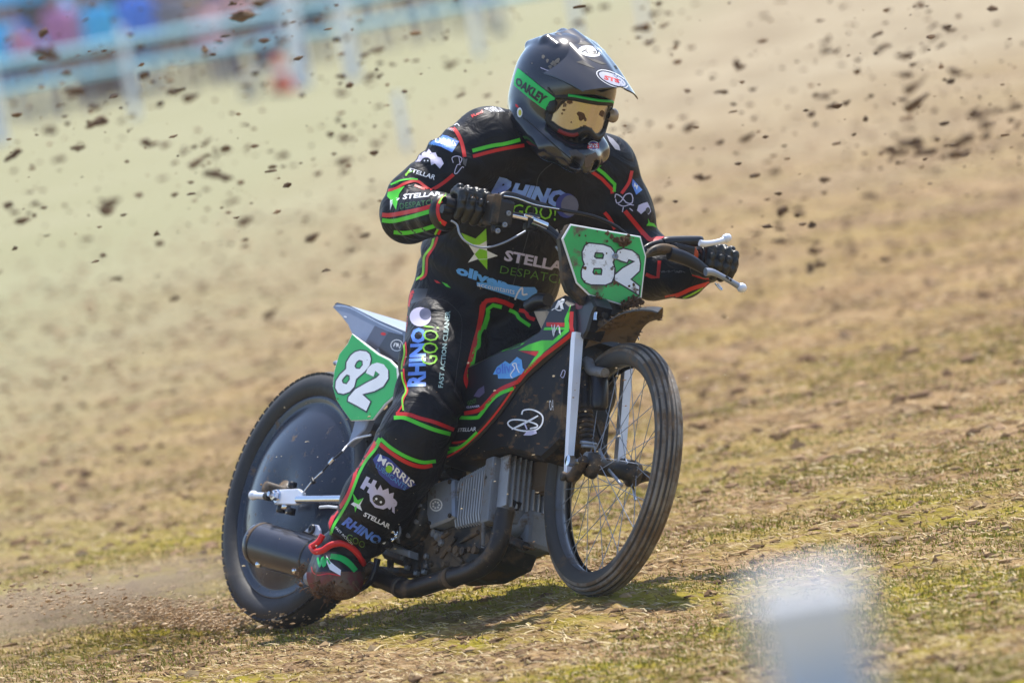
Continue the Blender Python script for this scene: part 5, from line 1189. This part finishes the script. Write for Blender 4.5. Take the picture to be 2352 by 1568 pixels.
def spectator(px, dist, top, legs, hair, facing=-PI/2, pose='stand', hgt=1.7, label='', girth=1.0, lab_hair='dark', shoe='grey', seed=0):
    p, _ = on_ground(px, dist=dist); q = random.Random(seed+px); s = hgt/1.72
    ca, sa = math.cos(facing), math.sin(facing)
    def L(f, l, u): return p+np.array([(f*ca-l*sa)*s, (f*sa+l*ca)*s, u*s])
    fl = Field(p+np.array([-.75, -.75, -.1]), p+np.array([.75, .75, 1.95]), .022)
    g = girth
    if pose == 'stand': hp, sh, knf, hip = L(0, 0, .93), L(.0, 0, 1.40), 0, .93
    elif pose == 'sit': hp, sh, hip = L(-.05, 0, .52), L(-.12, 0, 1.0), .52
    else: hp, sh, hip = L(-.10, 0, .92), L(.30, 0, 1.22), .92
    fl.ell(hp, np.eye(3), (.16*g*s, .17*g*s, .15*s), k=.06); fl.cone(hp, sh-UPW*.10*s, .145*g*s, .155*g*s, k=.06)
    up_ = norm(sh-hp)
    for sd in (-1, 1):
        side = np.array([-sa, ca, 0])*sd
        a = sh+side*.17*s; fl.cone(sh, a, .08*s, .068*s, k=.03)
        if pose == 'stand' and (q.random() < .5):
            e = a-UPW*.27*s+side*.07*s; h = e+L(.17, 0, .05)-p-np.array([0, 0, 0])-side*.18*s
        elif pose == 'bend': e = a-UPW*.26*s; h = e+L(.12, 0, -.20)-p
        else: e = a-UPW*.28*s+side*.04*s; h = e+L(.12, 0, -.20)-p
        fl.cone(a, e, .058*s*g, .048*s, k=.02); fl.cone(e, h, .046*s, .034*s, k=.02); fl.ell(h+(h-e)*.22, np.eye(3), (.04, .04, .05), k=.01)
        st_ = .10+.05*q.random()
        if pose == 'sit': k_ = L(.40, sd*st_, .50); a_ = L(.42, sd*st_, .08)
        else: k_ = L(.03, sd*st_, .50); a_ = L(-.02+.05*sd, sd*(st_+.02), .08)
        fl.cone(L((hp-p)@np.array([ca, sa, 0])/s, sd*.09, hip-.03), k_, .095*s*g, .066*s, k=.03); fl.cone(k_, a_, .064*s, .046*s, k=.02)
        fl.cone(a_-UPW*.03, a_+np.array([ca, sa, 0])*.14-UPW*.04, .042, .034, k=.02)
    nk = sh+up_*.06*s; hd = sh+up_*.23*s+(np.array([ca, sa, 0])*.04 if pose == 'bend' else 0)
    fl.cone(sh, nk+UPW*.05, .06*s, .052*s, k=.02); fl.ell(hd, np.eye(3), (.095*s, .085*s, .118*s), k=.02); fl.cone(hd+np.array([ca, sa, 0])*.085, hd+np.array([ca, sa, 0])*.105-UPW*.02, .012, .014, k=.01)
    V, F = fl.surface(); c = V[F].mean(1); t = MB()
    rel = (c-p)[:, 2]/s; isleg = rel < hip+.03 if pose != 'sit' else ((rel < hip+.1) & ~(np.linalg.norm(c-hp, axis=1) < .2))
    head = np.linalg.norm(c-hd, axis=1) < .15*s; back = ((c-hd)@np.array([ca, sa, 0]) < .035*s) & ((c-hd)[:, 2] > -.06) | ((c-hd)[:, 2] > .055*s)
    shoe_ = rel < .09; torso = ~isleg & ~head
    hands = np.zeros(len(c), bool)
    for mk, m in ((shoe_, MATS[shoe]), (isleg & ~shoe_, MATS[legs]), (torso, MATS[top]), (head & back, M_HAIR[lab_hair]), (head & ~back, M_SKIN)):
        if mk.any(): t.add(V, F[mk], m)
    # merge the copies of the vertices back into one skin
    me = t.mesh('person'); bm = bmesh.new(); bm.from_mesh(me); bmesh.ops.remove_doubles(bm, verts=bm.verts[:], dist=.0005)
    bmesh.ops.delete(bm, geom=[v for v in bm.verts if not v.link_faces], context='VERTS'); bm.to_mesh(me); bm.free()
    me.transform(Matrix.Translation(-Vector(p))); o = bpy.data.objects.new('person', me); COL.objects.link(o); o.location = Vector(p)
    tag(o, label, 'person', 'spectators behind the trackside fence'); return o
def chair(px, dist, facing, m, label):
    p, _ = on_ground(px, dist=dist); e = empty('folding_chair', tuple(p)); tag(e, label, 'chair', 'folding chairs behind the fence'); ca, sa = math.cos(facing), math.sin(facing)
    def L(f, l, u): return p+np.array([f*ca-l*sa, f*sa+l*ca, u])
    t = MB(); box(t, L(.05, 0, .43), L(.24, 0, 0)-p, L(0, .26, 0)-p, UPW*.012, m); sub(t, 'seat', e)
    t = MB(); box(t, L(-.24, 0, .68), L(.012, 0, 0)-p, L(0, .26, 0)-p, L(-.05, 0, .24)-p, m); sub(t, 'backrest', e)
    for sl in (-1, 1):
        for a, b in (((-.22, sl*.28, 0), (.28, sl*.28, .44)), ((.28, sl*.28, 0), (-.26, sl*.28, .9))): t = MB(); tube(t, [L(*a), L(*b)], .012, M_BLK, 6); sub(t, 'leg', e)
people = [
 (28, 112, 'cyan', 'jeans', 'stand', 1.0, 'dark', 'person in a bright cyan jacket at the far left edge of the photo'),
 (105, 110, 'mauve', 'grey', 'bend', 1.25, 'grey', 'stout person in a mauve top leaning forward, left of the royal blue jacket'),
 (172, 111, 'mauve', 'brown', 'stand', 1.3, 'dark', 'person in a mauve hooded top standing upright behind the fence'),
 (262, 112, 'cyan', 'brown', 'stand', 1.25, 'fair', 'person in a bright cyan coat between mauve and royal blue clothing'),
 (345, 113, 'royal', 'jeans', 'stand', 1.3, 'dark', 'person in a royal blue jacket and jeans behind the fence'),
 (425, 112, 'grey', 'brown', 'stand', 1.1, 'dark', 'person in a dark grey jacket and brown trousers beside the royal blue jacket'),
 (505, 113, 'pink', 'grey', 'sit', 1.1, 'grey', 'seated person in a pink top with grey hair behind the fence'),
 (575, 114, 'pink', 'brown', 'stand', 1.1, 'fair', 'fair-haired person in a pink top standing behind the fence'),
 (640, 112, 'grey', 'jeans', 'sit', 1.1, 'dark', 'seated person in a grey top near the orange cone'),
 (735, 116, 'tan', 'navy', 'stand', 1.1, 'dark', 'person in a tan jacket and navy trousers between two whitish posts'),
 (860, 118, 'brown', 'grey', 'stand', 1.0, 'grey', 'grey-haired person in a brown coat behind the fence'),
 (930, 119, 'lilac', 'brown', 'stand', 1.0, 'dark', 'person in a lilac top at the thin right part of the crowd'),
 (1030, 121, 'rust', 'olive', 'stand', 1.0, 'dark', 'person in a rust red top with olive trousers near the top edge'),
 (66, 114, 'royal', 'navy', 'stand', 1.15, 'dark', 'person in a blue top and navy trousers between cyan and mauve clothing'),
 (222, 115, 'lilac', 'grey', 'stand', 1.2, 'fair', 'fair-haired person in a lilac top behind the mauve hooded top'),
 (305, 114, 'cyan', 'jeans', 'bend', 1.2, 'dark', 'person in a cyan top leaning forward next to the royal blue jacket'),
 (390, 115, 'royal', 'brown', 'stand', 1.2, 'grey', 'grey-haired person in a blue top and brown trousers behind the fence'),
 (465, 116, 'tan', 'brown', 'stand', 1.2, 'dark', 'dark-haired person in a tan top left of the seated person in pink'),
 (545, 117, 'lilac', 'grey', 'stand', 1.2, 'dark', 'person in lilac standing between the two pink tops'),
 (612, 117, 'white', 'brown', 'stand', 1.1, 'dark', 'person in a white top above the orange cone'),
 (780, 119, 'pink', 'grey', 'stand', 1.1, 'dark', 'person in a pink top and grey trousers by the right whitish post'),
 (985, 121, 'tan', 'grey', 'stand', 1.0, 'fair', 'fair-haired person in a tan top at the thin right part of the crowd'),
 (1110, 123, 'lilac', 'grey', 'sit', 1.0, 'fair', 'seated fair-haired person in a lilac top farthest to the right'),
]
for i, (px, d, tp, lg, ps_, gi, hr, lb) in enumerate(people):
    fc = -PI/2+random.Random(i).uniform(-.5, .5); spectator(px, d, tp, lg, hr, fc, ps_, 1.62+.16*random.Random(i+50).random(), lb, gi, hr, seed=i)
    if ps_ == 'sit': chair(px, d+.05, fc, MATS[['navy', 'olive', 'red'][i % 3]], ['navy blue folding chair under the seated person in pink', 'olive folding chair under the seated person in grey', 'red folding chair at the right end of the crowd'][[6, 8, 22].index(i)])
# parked van behind the crowd
def wheelmesh(p, ax, r, m): t = MB(); lathe(t, p, ax, [(.001, .09), (r*.55, .10), (r*.6, .06), (r*.95, .09), (r, .04), (r, -.06), (r*.9, -.1), (.001, -.1)], m, 24); return t
def van(px, dist, col, label, L_=4.6, H_=1.95):
    p, _ = on_ground(px, dist=dist); e = empty('parked_van', tuple(p)); tag(e, label, 'van'); xx, yy = np.array([1., 0, 0]), np.array([0, 1., 0])
    m = mat('van_paint', col, .3, coat=.4); t = MB(); out = [(-L_/2, .35), (L_/2, .35), (L_/2, .85), (L_/2-.25, 1.05), (L_/2-.95, 1.15), (L_/2-1.6, H_-.05), (L_/2-1.9, H_), (-L_/2+.15, H_), (-L_/2, H_-.15)]
    slab(t, [p+xx*a+UPW*b-yy*.85 for a, b in out], -yy, 1.7, m, .05); sub(t, 'body', e)
    for a0, a1 in ((-L_/2+.4, -.5), (-.35, .75)):
        t = MB(); slab(t, [p+xx*a+UPW*b-yy*.853 for a, b in ((a0, 1.2), (a1, 1.2), (a1, H_-.25), (a0, H_-.25))], -yy, .02, M_HELMM, .005); sub(t, 'window', e)
    for a in (-L_/2+.85, L_/2-.85):
        for b_s in (-.8, .8): sub(wheelmesh(p+xx*a+yy*b_s+UPW*.32, -yy, .32, M_BLK), 'wheel', e)
van(60, 122, (.03, .42, .90), 'bright cyan blue van parked behind the crowd at the far left')
van(420, 126, (.10, .10, .16), 'dark grey van parked behind the crowd beside the bright blue van')
# distant hedge
def hedge(x0, x1, y, h, n, label):
    rr = np.random.default_rng(3); c = np.stack([rr.uniform(x0, x1, n), y+rr.normal(0, 1.2, n), rr.random(n)**.7*h*(.75+.25*np.sin(rr.uniform(x0, x1, n)))+.2], -1)
    c[:, 2] = .3+rr.random(n)*h*(.8+.2*np.sin(c[:, 0]*.4)); d = rr.normal(0, 1, (n, 3)); d /= np.linalg.norm(d, axis=1)[:, None]; e_ = np.cross(d, rr.normal(0, 1, (n, 3))); e_ /= np.linalg.norm(e_, axis=1)[:, None]; s = .25*(.5+rr.random(n))[:, None]
    V = np.stack([c-d*s, c-e_*s*.6, c+d*s, c+e_*s*.6], 1).reshape(-1, 3); Fc = (np.arange(n)[:, None]*4+np.arange(4)[None])
    cols = np.repeat(np.array([[.05, .09, .025]])*(.6+.9*rr.random((n, 1))), 4, 0); root = (float((x0+x1)/2), float(y), 0.0)
    V = V-np.array(root); me = fast_mesh('foliage', V, Fc, [M_TINT], False, cols); e = empty('hedge', root); tag(e, label, 'hedge'); o = bpy.data.objects.new('foliage', me); COL.objects.link(o); o.parent = e
    t = MB()
    for k in range(14): a = np.array([x0+(x1-x0)*(k+.5)/14, y, .2]); tube(t, [a, a+np.array([.2*math.sin(k), .1, h*.5]), a+np.array([.5*math.cos(k*2), 0, h*.85])], [.09, .07, .03], mat('bark', (.1, .07, .05), .9) if k == 0 else bpy.data.materials['bark'], 6)
    tag(sub(t, 'stems', e), kind='stuff')
hedge(-60, 30, 240, 4.2, 16000, 'long dark green hedge along the far side of the field')
# cone, buckets and marker stakes
p, _ = on_ground(652, dist=97); e = empty('traffic_cone', tuple(p)); tag(e, 'orange traffic cone at the foot of the thick fence post', 'cone')
t = MB(); lathe(t, p, UPW, [(.17, .03), (.15, .05), (.105, .25), (.06, .46), (.035, .50), (.001, .505)], mat('cone_orange', (.75, .13, .05), .6), 24); sub(t, 'cone_body', e)
t = MB(); box(t, p+UPW*.018, CR*.20, np.array([0, .2, 0]), UPW*.018, M_BLK, .01); sub(t, 'base', e)
t = MB(); lathe(t, p, UPW, [(.107, .25), (.085, .345)], M_WHT, 24); sub(t, 'band', e)
for px, d, lb in ((578, 98, 'white bucket on the grass left of the orange cone'), (1148, 113, 'white bucket at the top edge near the right end of the fence')):
    p, _ = on_ground(px, dist=d); e = empty('bucket', tuple(p)); tag(e, lb, 'bucket', 'white buckets by the fence'); t = MB(); lathe(t, p, UPW, [(.001, 0), (.12, 0), (.155, .30), (.16, .30), (.16, .315), (.148, .315), (.12, .02), (.001, .02)], M_WHT, 20); sub(t, 'shell', e)
    t = MB(); tube(t, [p+CR*.16+UPW*.3, p+UPW*.40, p-CR*.16+UPW*.3], .006, M_ALU, 6, curve=4); sub(t, 'handle', e)
for px, d, h, lb in ((935, 62, .42, 'short pale marker stake standing in the grass left of the rider'), (1484, 92, .7, 'pale marker stake at the top edge above the helmet peak')):
    p, _ = on_ground(px, dist=d); t = MB(); box(t, p+UPW*h/2, CR*.03, np.array([0, .02, 0]), UPW*(h/2+.05), M_POST, .006); lathe(t, p+UPW*h, UPW, [(.034, 0), (.03, .02), (.001, .04)], M_POST, 8); o = t.build('marker_stake', None, tuple(p)); tag(o, lb, 'stake', 'marker stakes in the field')
# blurred post close to the camera
p, yb = on_ground(2060, dist=5.35); top_ = CAM+5.35*ray(1850, 1372); p = np.array([top_[0], top_[1], 0.0]); t = MB(); M_WP = mat('pale_blue_white_paint', (.46, .58, .80), .6, var=.04)
box(t, np.array([p[0], p[1], top_[2]/2-.04]), np.array([.036, 0, 0]), np.array([0, .036, 0]), UPW*(top_[2]/2), M_WP, .006); box(t, np.array([p[0], p[1], top_[2]-.014]), np.array([.039, 0, 0]), np.array([0, .039, 0]), UPW*.026, M_NUM if False else mat('post_cap_paint', (.78, .80, .86), .5), .006)
o = t.build('post', None, tuple(p)); tag(o, 'out of focus pale blue white post close to the camera at lower right', 'post')

# ================================================================== FLYING CLODS
M_CLOD = mat('flying_soil', (.14, .080, .040), .95, var=.4, bmp=.5, bscale=60)
M_CLOD2 = mat('flying_dry_soil', (.17, .105, .055), .95, var=.4, bmp=.5, bscale=60)
base = []
for k in range(9):
    q = random.Random(70+k); bm = bmesh.new()
    for j in range(2 if k < 5 else 5):
        r = bmesh.ops.create_icosphere(bm, subdivisions=2, radius=.5 if k < 5 else .34)
        off = Vector((q.uniform(-.6, .6), q.uniform(-.3, .3), q.uniform(-.45, .45))) if k >= 5 else Vector((q.uniform(-.3, .3), 0, q.uniform(-.25, .25))); ph = [q.uniform(0, 6) for _ in range(6)]
        for v in r['verts']:
            c = v.co; n = 1+.35*math.sin(5*c.x+ph[0])*math.sin(6*c.y+ph[1])+.28*math.sin(9*c.z+ph[2]+3*c.x)+.2*q.uniform(-1, 1)
            v.co = Vector((c.x*n*(1.15+.35*math.sin(ph[3])), c.y*n, c.z*n*(.8+.25*math.sin(ph[4]))))+off
    me = bpy.data.meshes.new('soil_clod'); bm.to_mesh(me); bm.free()
    me.polygons.foreach_set('use_smooth', [True]*len(me.polygons)); me.materials.append(M_CLOD if k % 3 else M_CLOD2); base.append(me)
rc = random.Random(31); n_cl_ = 0
def region(px, py):
    if px < 900 and py < 250-.17*px: return 'brown soil clod flying in front of the trackside fence'
    if px < 1190: return 'brown soil clod flying over the pale grass left of the rider' if py < 620 else 'brown soil clod flying low over the field behind the rear mudguard'
    if px < 1900: return 'brown soil clod flying to the right of the helmet'
    return 'brown soil clod flying near the right edge of the photo' if py < 420 else 'brown soil clod flying low near the right edge'
def clod(px, py, size, Z=None, label=None, group='clods of soil flung through the air', tilt=None):
    """size = apparent width in photo pixels"""
    global n_cl_
    if Z is None: Z = -rc.uniform(2.5, 13.0)
    p = atz(px, py, Z); g = float(.0019*max(p[1], 0))+.05
    while p[2] < g and Z < -.3: Z = min(-.3, Z+.6); p = atz(px, py, Z); g = float(.0019*max(p[1], 0))+.05
    s = size/FPX*(D0-Z)*.42; o = bpy.data.objects.new('soil_clod', base[rc.randrange(len(base))]); COL.objects.link(o)
    o.location = Vector(p); o.scale = (s*rc.uniform(1.0, 1.6), s*rc.uniform(.6, 1), s*rc.uniform(.65, 1.1)); o.rotation_euler = (rc.uniform(-.5, .5), rc.uniform(-.45, .15) if tilt is None else tilt, rc.uniform(-.5, .5))
    tag(o, label or region(px, py), 'soil clod', group); n_cl_ += 1
big = [(450, 378, 60), (480, 405, 55), (520, 410, 40), (500, 355, 30), (788, 372, 45), (795, 395, 30), (790, 215, 35), (98, 125, 70), (220, 285, 60), (30, 360, 45), (20, 470, 40), (55, 505, 35), (715, 545, 40), (850, 172, 40), (1480, 70, 45), (1490, 95, 30), (1700, 150, 40), (1895, 110, 40), (2085, 125, 35), (2095, 150, 25), (2030, 105, 30), (2200, 160, 45), (2095, 238, 60), (2090, 205, 50), (2055, 350, 55), (2090, 330, 60), (2120, 350, 45), (2250, 260, 50), (2265, 285, 40), (2210, 330, 60), (2195, 350, 50), (2290, 255, 35), (1890, 220, 50), (1910, 245, 35), (1715, 320, 40), (1800, 480, 40), (1790, 510, 30), (1835, 480, 30), (1785, 530, 25), (1585, 295, 40), (1510, 460, 35), (1870, 605, 50), (650, 90, 40), (555, 35, 60), (600, 10, 45), (800, 90, 30), (870, 115, 35), (330, 175, 50), (435, 225, 55), (180, 215, 60), (105, 300, 45), (130, 365, 40), (340, 325, 50), (470, 330, 40), (250, 465, 50), (240, 485, 35), (560, 505, 40), (650, 360, 35), (860, 325, 35), (1030, 150, 35), (1230, 385, 30), (1440, 295, 30), (2020, 78, 35), (2140, 62, 30), (2330, 245, 40), (1350, 20, 30), (940, 465, 26)]
for x, y, s in big: clod(x+rc.uniform(-4, 4), y+rc.uniform(-4, 4), s)
clod(2225, 1128, 55, -6.5, 'dark lump of soil lying on the churned field right of the front wheel', 'soil lumps on the field')
bigp = [(x, y) for x, y, _ in big]
while n_cl_ < 296:
    z = rc.random()
    if z < .62: x, y = rc.uniform(0, 1180), rc.uniform(0, 720)*rc.random()**.35
    elif z < .93: x, y = rc.uniform(1430, 2352), abs(rc.gauss(0, 1))*300
    else: x, y = rc.uniform(0, 900), rc.uniform(450, 900)
    if 900 < x < 1700 and y > 40 and x < 1480: continue
    if rc.random() < .55:
        cx_, cy_ = rc.choice(bigp); x, y = cx_+rc.gauss(0, 55), cy_+rc.gauss(0, 38)
        if 1130 < x < 1480 and y > 60: continue
    clod(x, y, rc.choice([9, 12, 14, 17, 20, 24, 28, 34]))

# the countless smaller bits flying with them
q = np.random.default_rng(12); pos = []
for _ in range(1300):
    u = q.random()
    if u < .6: x, y = q.uniform(0, 1200), q.uniform(0, 760)*q.random()**.4
    elif u < .95: x, y = q.uniform(1420, 2352), abs(q.normal(0, 1))*330
    else: x, y = q.uniform(0, 900), q.uniform(500, 950)
    if q.random() < .6:
        cx_, cy_ = bigp[q.integers(len(bigp))]; x, y = cx_+q.normal(0, 70), cy_+q.normal(0, 45)
    p = atz(x, y, -q.uniform(.6, 10))
    if p[2] > .0019*max(p[1], 0)+.04: pos.append(p)
crumbs('flying_crumbs', 'countless small crumbs of soil flying between the bigger clods', 0, 0, 0, .0015, .011, [(.085, .05, .026), (.15, .09, .05), (.22, .14, .08)], pos=np.array(pos))

# ================================================================== HAZE
HZ = .0006
if HZ:
    m = bpy.data.materials.new('haze_air'); m.use_nodes = True; t = m.node_tree; t.nodes.remove(t.nodes['Principled BSDF'])
    v = t.nodes.new('ShaderNodeVolumePrincipled'); v.inputs['Color'].default_value = (.93, .92, .92, 1); v.inputs['Density'].default_value = HZ; v.inputs['Anisotropy'].default_value = .3
    t.links.new(v.outputs[0], t.nodes['Material Output'].inputs['Volume'])
    t = MB(); box(t, (0, 880, 4), (950, 0, 0), (0, 960, 0), (0, 0, 5.2), m); o = t.build('haze'); tag(o, kind='stuff')

# thin brown dust hanging behind the rear tyre
m = bpy.data.materials.new('dust_air'); m.use_nodes = True; t = m.node_tree; t.nodes.remove(t.nodes['Principled BSDF'])
v = t.nodes.new('ShaderNodeVolumePrincipled'); v.inputs['Color'].default_value = (.72, .55, .38, 1)
tc = t.nodes.new('ShaderNodeTexCoord'); ln = t.nodes.new('ShaderNodeVectorMath'); ln.operation = 'LENGTH'; t.links.new(tc.outputs['Object'], ln.inputs[0])
nn = noise(t, 2.6, 4, .65, stretch=(.6, 1, 1.4)); fall = ramp(t, ln.outputs['Value'], [(.15, 1), (.95, 0)]); den = ramp(t, nn, [(.40, 0), (.62, 1)])
mu = t.nodes.new('ShaderNodeMath'); mu.operation = 'MULTIPLY'; t.links.new(fall, mu.inputs[0]); t.links.new(den, mu.inputs[1]); m2 = t.nodes.new('ShaderNodeMath'); m2.operation = 'MULTIPLY'; t.links.new(mu.outputs[0], m2.inputs[0]); m2.inputs[1].default_value = 11.0
t.links.new(m2.outputs[0], v.inputs['Density']); t.links.new(v.outputs[0], t.nodes['Material Output'].inputs['Volume'])
bm = bmesh.new(); bmesh.ops.create_icosphere(bm, subdivisions=3, radius=1); me = bpy.data.meshes.new('dust_cloud'); bm.to_mesh(me); bm.free(); me.materials.append(m)
o = bpy.data.objects.new('dust_cloud', me); COL.objects.link(o); c = atz(240, 1398, -.3); o.location = Vector(c)+Vector((0, 0, .03)); o.scale = (.60, .34, .10); tag(o, 'thin brown dust cloud low over the ground behind the rear tyre', 'dust', kind='stuff')
